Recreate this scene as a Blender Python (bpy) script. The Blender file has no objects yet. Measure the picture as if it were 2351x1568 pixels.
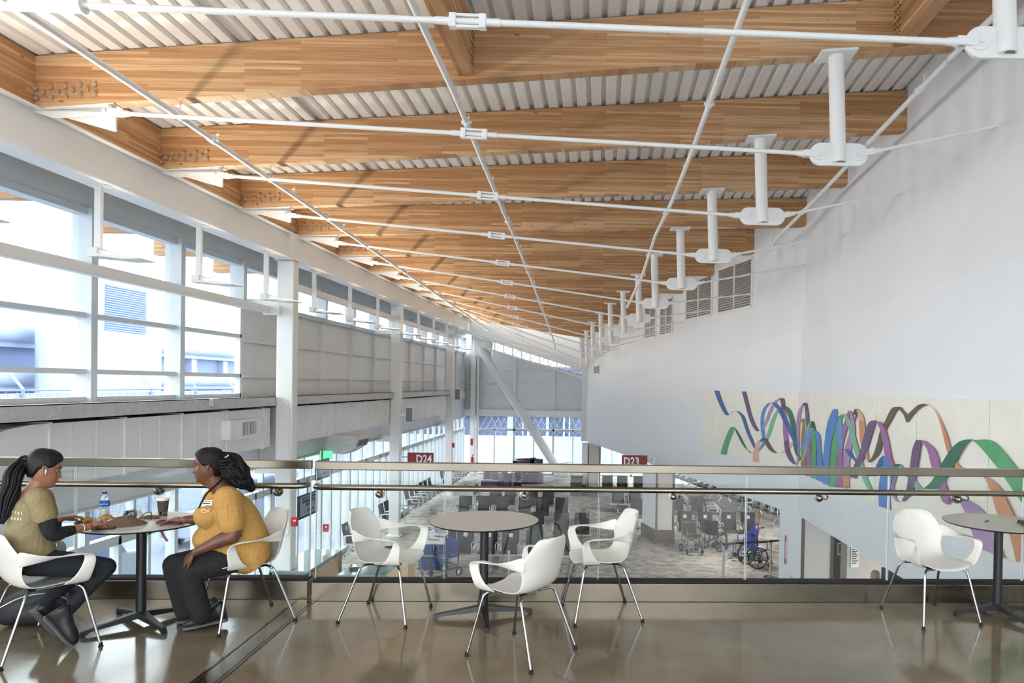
import bpy, bmesh, math, random
from mathutils import Vector, Matrix
random.seed(7)
PI = math.pi
SC = bpy.context.scene
COL = SC.collection
# ---------------------------------------------------------------- camera model (2351x1568)
F, CX, CY, EYE = 1640.0, 1380.0, 904.0, 1.84
_p, _r = math.radians(.7), math.radians(.95)
FW = Vector((0, math.cos(_p), -math.sin(_p)))
_rt0 = Vector((1, 0, 0)); _up0 = _rt0.cross(FW)
RT = _rt0*math.cos(_r) + _up0*math.sin(_r)
UP = -_rt0*math.sin(_r) + _up0*math.cos(_r)
CAM = Vector((0, 0, EYE))
def at(px, py, X=None, Y=None, Z=None):
    """A measured image point turned into a world point at a known depth or height."""
    d = FW + RT*((px-CX)/F) - UP*((py-CY)/F)
    t = (X-CAM.x)/d.x if X is not None else (Y-CAM.y)/d.y if Y is not None else (Z-CAM.z)/d.z
    return CAM + d*t
cam_d = bpy.data.cameras.new('camera'); cam = bpy.data.objects.new('camera', cam_d); COL.objects.link(cam)
cam_d.sensor_width = 36; cam_d.lens = F/2351*36
cam_d.shift_x = (1175.5-CX)/2351; cam_d.shift_y = (CY-784)/2351
cam_d.clip_start = .05; cam_d.clip_end = 500
M = Matrix.Identity(4)
for i, v in enumerate((RT, UP, -FW)):
    for k in range(3): M[k][i] = v[k]
M.translation = CAM
cam.matrix_world = M
SC.camera = cam
SC.view_settings.view_transform = 'Standard'; SC.view_settings.look = 'None'
SC.view_settings.gamma = 1; SC.view_settings.use_curve_mapping = False

# ---------------------------------------------------------------- materials
def srgb(r, g, b):
    f = lambda c: (c/12.92 if c <= .04045 else ((c+.055)/1.055)**2.4)
    return (f(r/255), f(g/255), f(b/255), 1)
def principled(name, col, rough=.5, metal=0, **kw):
    m = bpy.data.materials.new(name); m.use_nodes = True
    b = m.node_tree.nodes['Principled BSDF']
    b.inputs['Base Color'].default_value = col; b.inputs['Roughness'].default_value = rough; b.inputs['Metallic'].default_value = metal
    for k, v in kw.items(): b.inputs[k.replace('_', ' ')].default_value = v
    return m
def nodes(m):
    nt = m.node_tree
    def N(t, **kw):
        n = nt.nodes.new(t)
        for k, v in kw.items():
            if k in n.inputs.keys() if isinstance(k, str) else False: n.inputs[k].default_value = v
            else: setattr(n, k, v)
        return n
    return nt, N, nt.nodes['Principled BSDF'], nt.links.new
def noisy(name, c1, c2, scale=8, rough=.5, metal=0, bump=0, rvar=0, stretch=(1, 1, 1), detail=4, **kw):
    m = principled(name, c1, rough, metal, **kw); nt, N, b, L = nodes(m)
    tc = N('ShaderNodeTexCoord'); mp = N('ShaderNodeMapping'); mp.inputs['Scale'].default_value = stretch
    no = N('ShaderNodeTexNoise'); no.inputs['Scale'].default_value = scale; no.inputs['Detail'].default_value = detail
    rp = N('ShaderNodeValToRGB'); rp.color_ramp.elements[0].color = c1; rp.color_ramp.elements[1].color = c2
    rp.color_ramp.elements[0].position = .35; rp.color_ramp.elements[1].position = .65
    L(tc.outputs['Object'], mp.inputs[0]); L(mp.outputs[0], no.inputs['Vector']); L(no.outputs[0], rp.inputs[0]); L(rp.outputs[0], b.inputs['Base Color'])
    if bump:
        bp = N('ShaderNodeBump'); bp.inputs['Strength'].default_value = bump; bp.inputs['Distance'].default_value = .01
        L(no.outputs[0], bp.inputs['Height']); L(bp.outputs[0], b.inputs['Normal'])
    if rvar:
        mr = N('ShaderNodeMapRange'); mr.inputs['To Min'].default_value = rough-rvar; mr.inputs['To Max'].default_value = rough+rvar
        L(no.outputs[0], mr.inputs[0]); L(mr.outputs[0], b.inputs['Roughness'])
    return m
def glass_mat(name, tint=(.93, .97, .96, 1), r0=.04, rough=0):
    m = bpy.data.materials.new(name); m.use_nodes = True; nt = m.node_tree; nt.nodes.clear(); A = nt.nodes.new
    o = A('ShaderNodeOutputMaterial'); mx = A('ShaderNodeMixShader')
    t = A('ShaderNodeBsdfTransparent'); g = A('ShaderNodeBsdfGlossy'); lw = A('ShaderNodeLayerWeight'); pw = A('ShaderNodeMath'); pw.operation = 'POWER'; pw.inputs[1].default_value = 5
    mr = A('ShaderNodeMapRange'); mr.inputs['To Min'].default_value = r0; mr.inputs['To Max'].default_value = .95; lw.inputs[0].default_value = .5
    t.inputs[0].default_value = tint; g.inputs['Roughness'].default_value = rough
    L = nt.links.new; L(lw.outputs['Facing'], pw.inputs[0]); L(pw.outputs[0], mr.inputs[0]); L(mr.outputs[0], mx.inputs[0]); L(t.outputs[0], mx.inputs[1]); L(g.outputs[0], mx.inputs[2]); L(mx.outputs[0], o.inputs[0])
    return m
def glulam(name, axes):
    """laminated timber: thin laminations stacked in height, each of several tones, with grain and small knots"""
    m = principled(name, srgb(190, 135, 80), .5); nt, N, b, L = nodes(m)
    ge = N('ShaderNodeNewGeometry'); sp = N('ShaderNodeSeparateXYZ'); cb = N('ShaderNodeCombineXYZ')
    L(ge.outputs['Position'], sp.inputs[0])
    for k, a in enumerate(axes): L(sp.outputs[a], cb.inputs[k])
    br = N('ShaderNodeTexBrick'); br.offset = .37; br.offset_frequency = 2; br.squash = 1
    br.inputs['Color1'].default_value = srgb(190, 144, 98); br.inputs['Color2'].default_value = srgb(236, 206, 162)
    br.inputs['Mortar'].default_value = srgb(170, 118, 70); br.inputs['Scale'].default_value = 1
    br.inputs['Mortar Size'].default_value = .0006; br.inputs['Brick Width'].default_value = 1.7; br.inputs['Row Height'].default_value = .036; br.inputs['Bias'].default_value = -.35
    L(cb.outputs[0], br.inputs['Vector'])
    mp = N('ShaderNodeMapping'); mp.inputs['Scale'].default_value = (.5, 26, .5); L(cb.outputs[0], mp.inputs[0])
    no = N('ShaderNodeTexNoise'); no.inputs['Scale'].default_value = 3; no.inputs['Detail'].default_value = 6; L(mp.outputs[0], no.inputs['Vector'])
    rp = N('ShaderNodeValToRGB'); rp.color_ramp.elements[0].color = srgb(196, 150, 105); rp.color_ramp.elements[1].color = (1, 1, 1, 1)
    rp.color_ramp.elements[0].position = .3; rp.color_ramp.elements[1].position = .62; L(no.outputs[0], rp.inputs[0])
    mx = N('ShaderNodeMix', data_type='RGBA', blend_type='MULTIPLY'); mx.inputs[0].default_value = .6
    L(br.outputs[0], mx.inputs[6]); L(rp.outputs[0], mx.inputs[7])
    vo = N('ShaderNodeTexVoronoi'); mv = N('ShaderNodeMapping'); mv.inputs['Scale'].default_value = (2.2, 5.5, 2.2); L(cb.outputs[0], mv.inputs[0]); L(mv.outputs[0], vo.inputs['Vector']); vo.inputs['Scale'].default_value = 1
    kr = N('ShaderNodeValToRGB'); kr.color_ramp.elements[0].color = srgb(112, 66, 34); kr.color_ramp.elements[1].color = (1, 1, 1, 1)
    kr.color_ramp.elements[0].position = .03; kr.color_ramp.elements[1].position = .09; L(vo.outputs['Distance'], kr.inputs[0])
    m2 = N('ShaderNodeMix', data_type='RGBA', blend_type='MULTIPLY'); m2.inputs[0].default_value = .75
    L(mx.outputs[2], m2.inputs[6]); L(kr.outputs[0], m2.inputs[7]); L(m2.outputs[2], b.inputs['Base Color'])
    return m
MT = {}
MT['wood_x'] = glulam('glulam_along_x', (0, 2)); MT['wood_y'] = glulam('glulam_along_y', (1, 2))
MT['white'] = principled('white_painted_steel', srgb(236, 235, 232), .38)
MT['deck'] = noisy('white_roof_deck', srgb(240, 238, 234), srgb(234, 232, 228), 1.5, .42)
MT['wall'] = noisy('white_plaster', srgb(234, 235, 237), srgb(230, 231, 233), .8, .75)
MT['wall_low'] = noisy('smooth_white_panel', srgb(234, 236, 239), srgb(230, 233, 236), .8, .5)
MT['panel'] = noisy('pale_grey_panel', srgb(230, 230, 229), srgb(225, 225, 225), 1.2, .4)
MT['mullion'] = principled('light_grey_aluminium', srgb(205, 211, 214), .4)
MT['galv'] = noisy('galvanised_steel', srgb(205, 206, 206), srgb(190, 192, 194), 12, .5, .2, detail=6)
MT['duct'] = noisy('white_duct', srgb(238, 238, 236), srgb(232, 232, 231), 3, .45)
MT['steel'] = noisy('brushed_stainless', srgb(122, 114, 101), srgb(138, 130, 116), 1.2, .24, 1, rvar=.04)
MT['steel_s'] = principled('polished_stainless', srgb(150, 145, 134), .2, 1)
MT['chrome'] = principled('chrome', srgb(176, 176, 178), .12, 1)
MT['alu'] = principled('aluminium', srgb(218, 218, 218), .3, .85)
MT['shell'] = noisy('off_white_plastic', srgb(226, 223, 214), srgb(222, 219, 210), 30, .36)
MT['black'] = principled('black_powder_coat', srgb(32, 33, 35), .42)
MT['black_s'] = principled('black_plastic', srgb(22, 22, 24), .3)
MT['rubber'] = principled('black_rubber', srgb(24, 24, 25), .75)
MT['top'] = noisy('taupe_laminate', srgb(190, 182, 172), srgb(186, 178, 168), 60, .34)
MT['mesh'] = noisy('charcoal_mesh_fabric', srgb(64, 64, 66), srgb(52, 52, 54), 160, .62)
MT['meshw'] = noisy('brown_grey_mesh_fabric', srgb(76, 70, 66), srgb(62, 57, 54), 160, .62)
MT['red'] = principled('dark_red_sign', srgb(140, 30, 34), .4)
MT['redb'] = principled('bright_red', srgb(196, 30, 34), .4)
MT['signw'] = principled('white_lettering', srgb(245, 245, 245), .5)
MT['ink'] = principled('black_ink', srgb(30, 30, 34), .6)
MT['cream'] = noisy('cream_canvas', srgb(240, 237, 226), srgb(234, 230, 218), 2.2, .6)
MT['glass'] = glass_mat('window_glass', (.96, .98, .99, 1), .02)
MT['gglass'] = glass_mat('guard_glass', (.965, .985, .98, 1), .025)
MT['gedge'] = principled('glass_edge', srgb(236, 240, 240), .3, 0)
MT['grille'] = principled('grey_grille', srgb(120, 122, 124), .5, .3)
MT['greyface'] = principled('warm_grey_cladding', srgb(206, 200, 192), .5)
MT['brownedge'] = principled('bronze_trim', srgb(104, 92, 86), .4, .5)
MT['blue'] = principled('blue_paint', srgb(30, 56, 140), .35)
MT['bluebox'] = principled('navy_panel', srgb(30, 74, 128), .4)
MT['lime'] = principled('lime_panel', srgb(150, 196, 70), .5)
MT['purple'] = principled('plum_vinyl', srgb(84, 62, 88), .3)
MT['leaf'] = noisy('dark_leaf', srgb(22, 36, 30), srgb(44, 60, 48), 20, .5)
MT['birch'] = noisy('birch_veneer', srgb(206, 178, 140), srgb(188, 156, 116), 5, .5, stretch=(1, 1, 6))
MT['greenglass'] = principled('green_glass_top', srgb(120, 158, 150), .08)
MT['asphalt'] = noisy('pale_tarmac', srgb(186, 190, 192), srgb(170, 174, 178), .3, .9)
MT['conc'] = noisy('pale_concrete', srgb(206, 206, 206), srgb(188, 189, 192), .4, .9)
MT['conc_d'] = noisy('shadowed_deck_paint', srgb(120, 134, 158), srgb(100, 114, 138), .4, .9)
MT['bluefac'] = noisy('slate_blue_facade', srgb(62, 70, 92), srgb(88, 96, 120), .5, .6)
MT['screen'] = principled('screen_glass', srgb(150, 165, 190), .2)

def polished_floor():
    m = principled('polished_concrete', srgb(140, 130, 114), .12); nt, N, b, L = nodes(m)
    ge = N('ShaderNodeNewGeometry')
    n1 = N('ShaderNodeTexNoise'); n1.inputs['Scale'].default_value = 1.1; n1.inputs['Detail'].default_value = 6; L(ge.outputs['Position'], n1.inputs['Vector'])
    r1 = N('ShaderNodeValToRGB'); e = r1.color_ramp.elements; e[0].color = srgb(108, 95, 77); e[1].color = srgb(138, 127, 108); e[0].position = .3; e[1].position = .7; L(n1.outputs[0], r1.inputs[0])
    n2 = N('ShaderNodeTexNoise'); n2.inputs['Scale'].default_value = 160; n2.inputs['Detail'].default_value = 3; L(ge.outputs['Position'], n2.inputs['Vector'])
    r2 = N('ShaderNodeValToRGB'); e = r2.color_ramp.elements; e[0].color = (.62, .6, .56, 1); e[1].color = (1.15, 1.13, 1.1, 1); e[0].position = .33; e[1].position = .66; L(n2.outputs[0], r2.inputs[0])
    mx = N('ShaderNodeMix', data_type='RGBA', blend_type='MULTIPLY'); mx.inputs[0].default_value = .8; L(r1.outputs[0], mx.inputs[6]); L(r2.outputs[0], mx.inputs[7])
    # hairline cracks
    vo = N('ShaderNodeTexVoronoi', feature='DISTANCE_TO_EDGE'); vo.inputs['Scale'].default_value = .22
    n3 = N('ShaderNodeTexNoise'); n3.inputs['Scale'].default_value = 3; n3.inputs['Detail'].default_value = 5; L(ge.outputs['Position'], n3.inputs['Vector'])
    ad = N('ShaderNodeMix', data_type='RGBA', blend_type='LINEAR_LIGHT'); ad.inputs[0].default_value = .12; L(ge.outputs['Position'], ad.inputs[6]); L(n3.outputs['Color'], ad.inputs[7]); L(ad.outputs[2], vo.inputs['Vector'])
    r3 = N('ShaderNodeValToRGB'); e = r3.color_ramp.elements; e[0].color = (.6, .57, .53, 1); e[1].color = (1, 1, 1, 1); e[0].position = 0; e[1].position = .0009; L(vo.outputs['Distance'], r3.inputs[0])
    m2 = N('ShaderNodeMix', data_type='RGBA', blend_type='MULTIPLY'); m2.inputs[0].default_value = .7; L(mx.outputs[2], m2.inputs[6]); L(r3.outputs[0], m2.inputs[7]); L(m2.outputs[2], b.inputs['Base Color'])
    mr = N('ShaderNodeMapRange'); mr.inputs['To Min'].default_value = .07; mr.inputs['To Max'].default_value = .17; L(n1.outputs[0], mr.inputs[0]); L(mr.outputs[0], b.inputs['Roughness'])
    n4 = N('ShaderNodeTexNoise'); n4.inputs['Scale'].default_value = 5; L(ge.outputs['Position'], n4.inputs['Vector'])
    bp = N('ShaderNodeBump'); bp.inputs['Strength'].default_value = .05; bp.inputs['Distance'].default_value = .02; L(n4.outputs[0], bp.inputs['Height']); L(bp.outputs[0], b.inputs['Normal'])
    b.inputs['Specular IOR Level'].default_value = .6
    return m
MT['floor'] = polished_floor()
def carpet():
    m = principled('carpet', srgb(150, 145, 140), .95); nt, N, b, L = nodes(m)
    ge = N('ShaderNodeNewGeometry'); mp = N('ShaderNodeMapping'); mp.inputs['Scale'].default_value = (1, 1.3, 1); L(ge.outputs['Position'], mp.inputs[0])
    n1 = N('ShaderNodeTexNoise'); n1.inputs['Scale'].default_value = 2.6; n1.inputs['Detail'].default_value = 9; n1.inputs['Roughness'].default_value = .72; n1.inputs['Distortion'].default_value = .6; L(mp.outputs[0], n1.inputs['Vector'])
    r1 = N('ShaderNodeValToRGB'); e = r1.color_ramp.elements; e[0].color = srgb(124, 119, 117); e[1].color = srgb(174, 167, 159); e[0].position = .4; e[1].position = .56; L(n1.outputs[0], r1.inputs[0]); L(r1.outputs[0], b.inputs['Base Color'])
    return m
MT['carpet'] = carpet()

# ---------------------------------------------------------------- mesh builder
class MB:
    def __init__(s): s.v = []; s.f = []; s.mi = []; s.m = 0
    def add(s, vs, fs):
        o = len(s.v); s.v += [tuple(v) for v in vs]; s.f += [tuple(i+o for i in f) for f in fs]; s.mi += [s.m]*len(fs); return s
    def box(s, x0, x1, y0, y1, z0, z1):
        return s.add([(x, y, z) for x in (x0, x1) for y in (y0, y1) for z in (z0, z1)],
                     [(0, 1, 3, 2), (4, 6, 7, 5), (0, 4, 5, 1), (2, 3, 7, 6), (0, 2, 6, 4), (1, 5, 7, 3)])
    def obox(s, c, ax, ay, az, hx, hy, hz):
        c = Vector(c); ax, ay, az = (Vector(a).normalized() for a in (ax, ay, az))
        return s.add([c+ax*i*hx+ay*j*hy+az*k*hz for i in (-1, 1) for j in (-1, 1) for k in (-1, 1)],
                     [(0, 1, 3, 2), (4, 6, 7, 5), (0, 4, 5, 1), (2, 3, 7, 6), (0, 2, 6, 4), (1, 5, 7, 3)])
    def prism(s, poly, d):
        """polygon (list of 3d points) pushed along d"""
        n = len(poly); d = Vector(d); a = [Vector(p) for p in poly]; b = [p+d for p in a]
        return s.add(a+b, [tuple(range(n))[::-1], tuple(range(n, 2*n))]+[(i, (i+1) % n, n+(i+1) % n, n+i) for i in range(n)])
    def tube(s, pts, r, n=12, caps=True, sq=None):
        """tube along points; r a number or a list; sq=(a,b) scales the ring"""
        P = [Vector(p) for p in pts]; k = len(P); R = r if isinstance(r, (list, tuple)) else [r]*k
        T = []
        for i in range(k):
            t = (P[min(i+1, k-1)]-P[max(i-1, 0)]); T.append(t.normalized() if t.length > 1e-9 else Vector((0, 0, 1)))
        u = T[0].cross(Vector((0, 0, 1)));
        if u.length < 1e-3: u = T[0].cross(Vector((1, 0, 0)))
        u.normalize(); vs = []
        for i in range(k):
            u = u-T[i]*u.dot(T[i]); u.normalize(); w = T[i].cross(u)
            rr = R[i]; ra, rb = (rr if isinstance(rr, (tuple, list)) else (rr, rr))
            if sq: ra, rb = ra*sq[0], rb*sq[1]
            for j in range(n):
                a = 2*PI*j/n; vs.append(P[i]+u*math.cos(a)*ra+w*math.sin(a)*rb)
        fs = [(i*n+j, i*n+(j+1) % n, (i+1)*n+(j+1) % n, (i+1)*n+j) for i in range(k-1) for j in range(n)]
        if caps: fs += [tuple(range(n))[::-1], tuple((k-1)*n+j for j in range(n))]
        return s.add(vs, fs)
    def lathe(s, prof, c=(0, 0, 0), n=24, axis='z'):
        vs = []
        for r, h in prof:
            for j in range(n):
                a = 2*PI*j/n; x, y = r*math.cos(a), r*math.sin(a)
                vs.append((c[0]+x, c[1]+y, c[2]+h) if axis == 'z' else (c[0]+x, c[1]+h, c[2]+y) if axis == 'y' else (c[0]+h, c[1]+x, c[2]+y))
        k = len(prof)
        fs = [(i*n+j, i*n+(j+1) % n, (i+1)*n+(j+1) % n, (i+1)*n+j) for i in range(k-1) for j in range(n)]
        fs += [tuple(range(n))[::-1], tuple((k-1)*n+j for j in range(n))]
        return s.add(vs, fs)
    def grid(s, rows, closed=False):
        h = len(rows); w = len(rows[0]); vs = [p for r in rows for p in r]
        return s.add(vs, [(i*w+j, i*w+(j+1) % w, (i+1)*w+(j+1) % w, (i+1)*w+j) for i in range(h-1) for j in range(w if closed else w-1)])
    def ell(s, c, r, n=16, rot=None):
        rows = []
        for i in range(n//2+1):
            a = PI*i/(n//2); ra = max(math.sin(a), .001)
            row = [Vector((math.cos(2*PI*j/n)*ra*r[0], math.sin(2*PI*j/n)*ra*r[1], math.cos(a)*r[2])) for j in range(n)]
            if rot: row = [rot @ v for v in row]
            rows.append([v+Vector(c) for v in row])
        return s.grid(rows, True)
    def build(s, name, mats, parent=None, smooth=False, bevel=0, sub=0, solid=0, shadow=True, seg=2, auto=None, loc=None, weld=False, offs=0):
        me = bpy.data.meshes.new(name); me.from_pydata(s.v, [], s.f); me.validate()
        mats = mats if isinstance(mats, (list, tuple)) else [mats]
        for m in mats: me.materials.append(MT[m] if isinstance(m, str) else m)
        if len(me.polygons) == len(s.mi): me.polygons.foreach_set('material_index', s.mi)
        bm = bmesh.new(); bm.from_mesh(me)
        if weld: bmesh.ops.remove_doubles(bm, verts=bm.verts, dist=1e-5)
        bmesh.ops.recalc_face_normals(bm, faces=bm.faces); bm.to_mesh(me); bm.free()
        if smooth:
            me.polygons.foreach_set('use_smooth', [True]*len(me.polygons))
            if auto is not None or smooth != 'all': me.set_sharp_from_angle(angle=math.radians(auto or 40))
        o = bpy.data.objects.new(name, me); COL.objects.link(o)
        if solid: d = o.modifiers.new('solid', 'SOLIDIFY'); d.thickness = solid; d.offset = offs
        if bevel: d = o.modifiers.new('bevel', 'BEVEL'); d.width = bevel; d.segments = seg; d.limit_method = 'ANGLE'
        if sub: d = o.modifiers.new('sub', 'SUBSURF'); d.levels = sub; d.render_levels = sub
        if parent: o.parent = parent
        if loc is not None: o.location = loc
        return o
def tag(o, label=None, cat=None, group=None, kind=None):
    if label: o['label'] = label
    if cat: o['category'] = cat
    if group: o['group'] = group
    if kind: o['kind'] = kind
    return o
def thing(name, label, cat, loc=(0, 0, 0), rz=0, group=None):
    o = bpy.data.objects.new(name, None); COL.objects.link(o); o.location = loc; o.rotation_euler = (0, 0, rz)
    o.empty_display_size = .1
    return tag(o, label, cat, group)
def kids(o): return [c for c in o.children]
def dup(o, parent=None):
    """a copy of a thing with copies of its parts and sub-parts"""
    c = o.copy(); COL.objects.link(c)
    if parent: c.parent = parent
    for ch in list(o.children): dup(ch, c)
    return c
def struct(name, mb, mat, **kw):
    o = mb.build(name, mat, **kw); o['kind'] = 'structure'; return o
def text(name, body, size, mat, parent, loc, rot, depth=.002, align='CENTER', label=None, sx=1, bold=0):
    cu = bpy.data.curves.new(name, 'FONT'); cu.body = body; cu.size = size; cu.extrude = depth; cu.align_x = align; cu.align_y = 'CENTER'
    cu.resolution_u = 2; cu.offset = bold; cu.materials.append(MT[mat])
    tmp = bpy.data.objects.new(name, cu); COL.objects.link(tmp); bpy.context.view_layer.update()
    me = bpy.data.meshes.new_from_object(tmp.evaluated_get(bpy.context.evaluated_depsgraph_get())); bpy.data.objects.remove(tmp); bpy.data.curves.remove(cu)
    o = bpy.data.objects.new(name, me); COL.objects.link(o); o.location = loc; o.rotation_euler = rot; o.scale = (sx, 1, 1)
    if parent: o.parent = parent
    return o
ORD = ['first', 'second', 'third', 'fourth', 'fifth', 'sixth', 'seventh', 'eighth', 'ninth', 'tenth', 'eleventh', 'twelfth', 'thirteenth', 'fourteenth']
def catmull(P, n=8, closed=False):
    P = [Vector(p) for p in P]; out = []; k = len(P)
    for i in range(k if closed else k-1):
        g = (lambda j: P[j % k]) if closed else (lambda j: P[max(0, min(k-1, j))])
        a, b, c, d = g(i-1), g(i), g(i+1), g(i+2)
        for q in range(n):
            t = q/n; out.append(.5*((2*b)+(c-a)*t+(2*a-5*b+4*c-d)*t*t+(3*b-a-3*c+d)*t**3))
    if not closed: out.append(P[-1])
    return out
# ================================================================ the building
S = 2.266; YA = 8.0                         # beam spacing, depth of the first beam in view
XL = -6.41; ZB = 4.82; BD = .58             # left end of the beams, their underside there, their depth
SL = [.083, .0685, .0548, .0358, .020, .003, -.02, -.037, -.056, -.08, -.115, -.15, -.185]
def slope(n): return SL[int(max(0, min(12, n)))] if n >= 0 else .083+.0145*min(-n, 1)
def wall_x(y): return 4.61-.029*y if y < 14.8 else 4.18-.259*(y-14.8)
def under(x, n): return ZB+slope(n)*(x-XL)
ZL = -3.1                                   # lower concourse floor
# ---- floors
mb = MB(); mb.prism([(-9, -6, -.8), (5.0, -6, -.8), (4.43, 6.33, -.8), (-2.3, 6.03, -.8), (-9, 5.72, -.8)], (0, 0, .8))
struct('floor', mb, 'floor')
mb = MB(); mb.box(-7.45, 14, 3, 38.8, ZL-.3, ZL)
struct('floor_lower', mb, 'carpet')
# ---- roof deck: ribs run away from the camera, laid over the beams
def deck():
    mb = MB(); st = list(range(-6, 13)); xs = []
    x = -6.55; p = .205
    while x < 5.4:
        xs += [(x, 0), (x+.125, 0), (x+.14, .048), (x+p-.015, .048)]; x += p
    rows = []
    for n in st:
        y = YA+n*S
        if n == 12: y = YA+11.6*S
        rows.append([(min(x, wall_x(max(y, 0))+.25), y, under(min(x, wall_x(max(y, 0))+.25), n)+BD+.012+h) for x, h in xs])
    mb.grid(rows); return mb
struct('ceiling', deck(), 'deck', solid=.006, offs=1)
# roof slab over the deck (keeps the sky out)
mb = MB(); rows = []
for n in range(-6, 13):
    y = YA+n*S if n < 12 else YA+11.6*S
    rows.append([(x, y, under(min(x, wall_x(max(y, 0))+.2), n)+BD+.09) for x in (-6.6, -3, 0, 2, wall_x(max(y, 0))+.3)])
mb.grid(rows)
struct('ceiling_roofing', mb, 'white', solid=.15, offs=1)
# ---- glulam beams with bolts and steel shoe
bolt = MB(); bolt.lathe([(.001, -.03), (.022, -.03), (.024, -.02), (.013, -.018), (.013, 0), (.016, 0)], axis='y', n=10)
bolt_me = bolt.build('bolt', 'alu', smooth=True)
for n in range(0, 12):
    Y = YA+n*S; xr = wall_x(Y)+(.04 if n < 4 else 0); w = .085
    t = thing('roof_beam', 'honey-coloured laminated timber roof beam, %s from the camera' % ORD[n], 'roof beam', (XL, Y, under(XL, n)), 0, 'laminated timber roof beams')
    L_ = xr-XL; dz = slope(n)*L_; c = .07
    mb = MB(); mb.prism([(0, 0, 0), (L_-c, 0, dz-slope(n)*c), (L_, 0, dz+c), (L_, 0, dz+BD), (0, 0, BD)], (0, 2*w, 0))
    mb.build('timber', 'wood_x', t, bevel=.006)
    # tapered white shoe that takes the tie rod
    mb = MB(); mb.prism([(.02, w-.012, .002), (.9, w-.012, .055), (.9, w-.012, -.21), (.86, w-.012, -.21), (.3, w-.012, -.06)], (0, .024, 0))
    mb.prism([(.02, 0, -.012), (.92, 0, -.012+slope(n)*.92), (.92, 0, slope(n)*.92), (.02, 0, 0)], (0, 2*w, 0))
    mb.prism([(-.05, .02, -.02), (.3, .02, -.02), (.9, .02, -.02), (.9, .02, -.045), (.25, .02, -.1)], (0, .012, 0))
    mb.build('steel_shoe', 'white', t)
    if n < 9:
        for x, z in [(.07+.162*i, .205) for i in range(5)]+[(.151+.162*i, .155) for i in range(4)]+[(.076+.162*i, .098) for i in range(5)]:
            b = bpy.data.objects.new('bolt', bolt_me.data); COL.objects.link(b); b.parent = t; b.location = (x, 0, z+slope(n)*x)
bpy.data.objects.remove(bolt_me)
# purlins of the nearest bay
for k, (x, lab) in enumerate(((-1.56, 'timber purlin meeting the first roof beam near its middle'), (3.27, 'timber purlin meeting the first roof beam near its right end'))):
    t = thing('roof_purlin', lab, 'roof beam', (x, YA, under(x, 0)))
    mb = MB(); mb.prism([(-.085, 0, .03), (.085, 0, .045), (.085, 0, BD), (-.085, 0, BD)], (0, -2.4, -.0)); mb.build('timber', 'wood_y', t, bevel=.005)
    mb = MB(); mb.lathe([(.001, 0), (.012, 0), (.012, .006)], axis='x', n=8); dh = mb.build('dowel', 'brownedge', t); dh.location = (-.091 if k else .085, -.06, .12)
    for i in range(3):
        for j in range(6):
            if i+j: d2 = dh.copy(); COL.objects.link(d2); d2.parent = t; d2.location = (dh.location.x, -.06-.06*i, .12+.07*j)
# rim boards between the beam ends at the eave
for n in range(-1, 12):
    Y = YA+n*S; mb = MB(); mb.box(XL-.02, XL+.05, Y+.17 if n >= 0 else Y-2, Y+S-.0, ZB+.0, ZB+BD)
    o = mb.build('rim_board', 'wood_y'); lab = 'timber rim board at the eave nearer than the first roof beam' if n < 0 else 'timber rim board at the eave behind the %s roof beam' % ORD[n]
    tag(o, lab, 'rim board', 'timber rim boards along the eave')
# ---- white eave girder
t = thing('eave_girder', 'long white steel girder running under the roof beam ends above the windows', 'girder', (XL, 3, 4.27))
mb = MB(); mb.box(-.01, .02, -4, 31.5, .02, .55); mb.build('web', 'white', t)
mb = MB(); mb.box(-.17, .17, -4, 31.5, 0, .022); mb.build('bottom_flange', 'white', t)
mb = MB(); mb.box(-.12, .13, -4, 31.5, .53, .55); mb.build('top_flange', 'white', t)
# ---- columns
for k, Y in enumerate((14.66, 22.85, 31.4)):
    x = -6.45-.012*(Y-14.66); top = 4.27; w = .17 if k == 0 else .165
    t = thing('steel_column', 'white rectangular steel column carrying the eave girder, %s from the camera' % ORD[k], 'column', (x, Y, ZL), 0, 'white steel columns along the window wall')
    mb = MB(); mb.box(-w, w, -.13, .13, 0, top-ZL); mb.build('shaft', 'white', t, bevel=.02)
    mb = MB(); mb.box(-w-.05, w-.02, -.15, .15, top-ZL, top-ZL+.55); mb.build('cap_plate', 'white', t, bevel=.01)
    mb = MB(); mb.box(-w-.06, w+.06, -.19, .19, 0, .03); mb.build('base_plate', 'white', t)
    # thin conduit looping down its face
    p = catmull([(-w-.02, -.15, 4.58), (0, -.16, 4.56), (.1, -.16, 4.42), (w-.04, -.16, 4.1), (w-.03, -.16, 3.4), (w-.03, -.16, 1.9), (.0, -.16, 1.8), (-.05, -.15, 1.8)], 5)
    mb = MB(); mb.tube(p, .012, 6); mb.build('conduit', 'white', t, smooth=True)
    mb = MB(); mb.box(-.6, -w, -.09, .09, 3.02, 3.22); mb.box(-.95, -w, -.05, .05, 6.45, 6.58); mb.build('outrigger', 'white', t)
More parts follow.
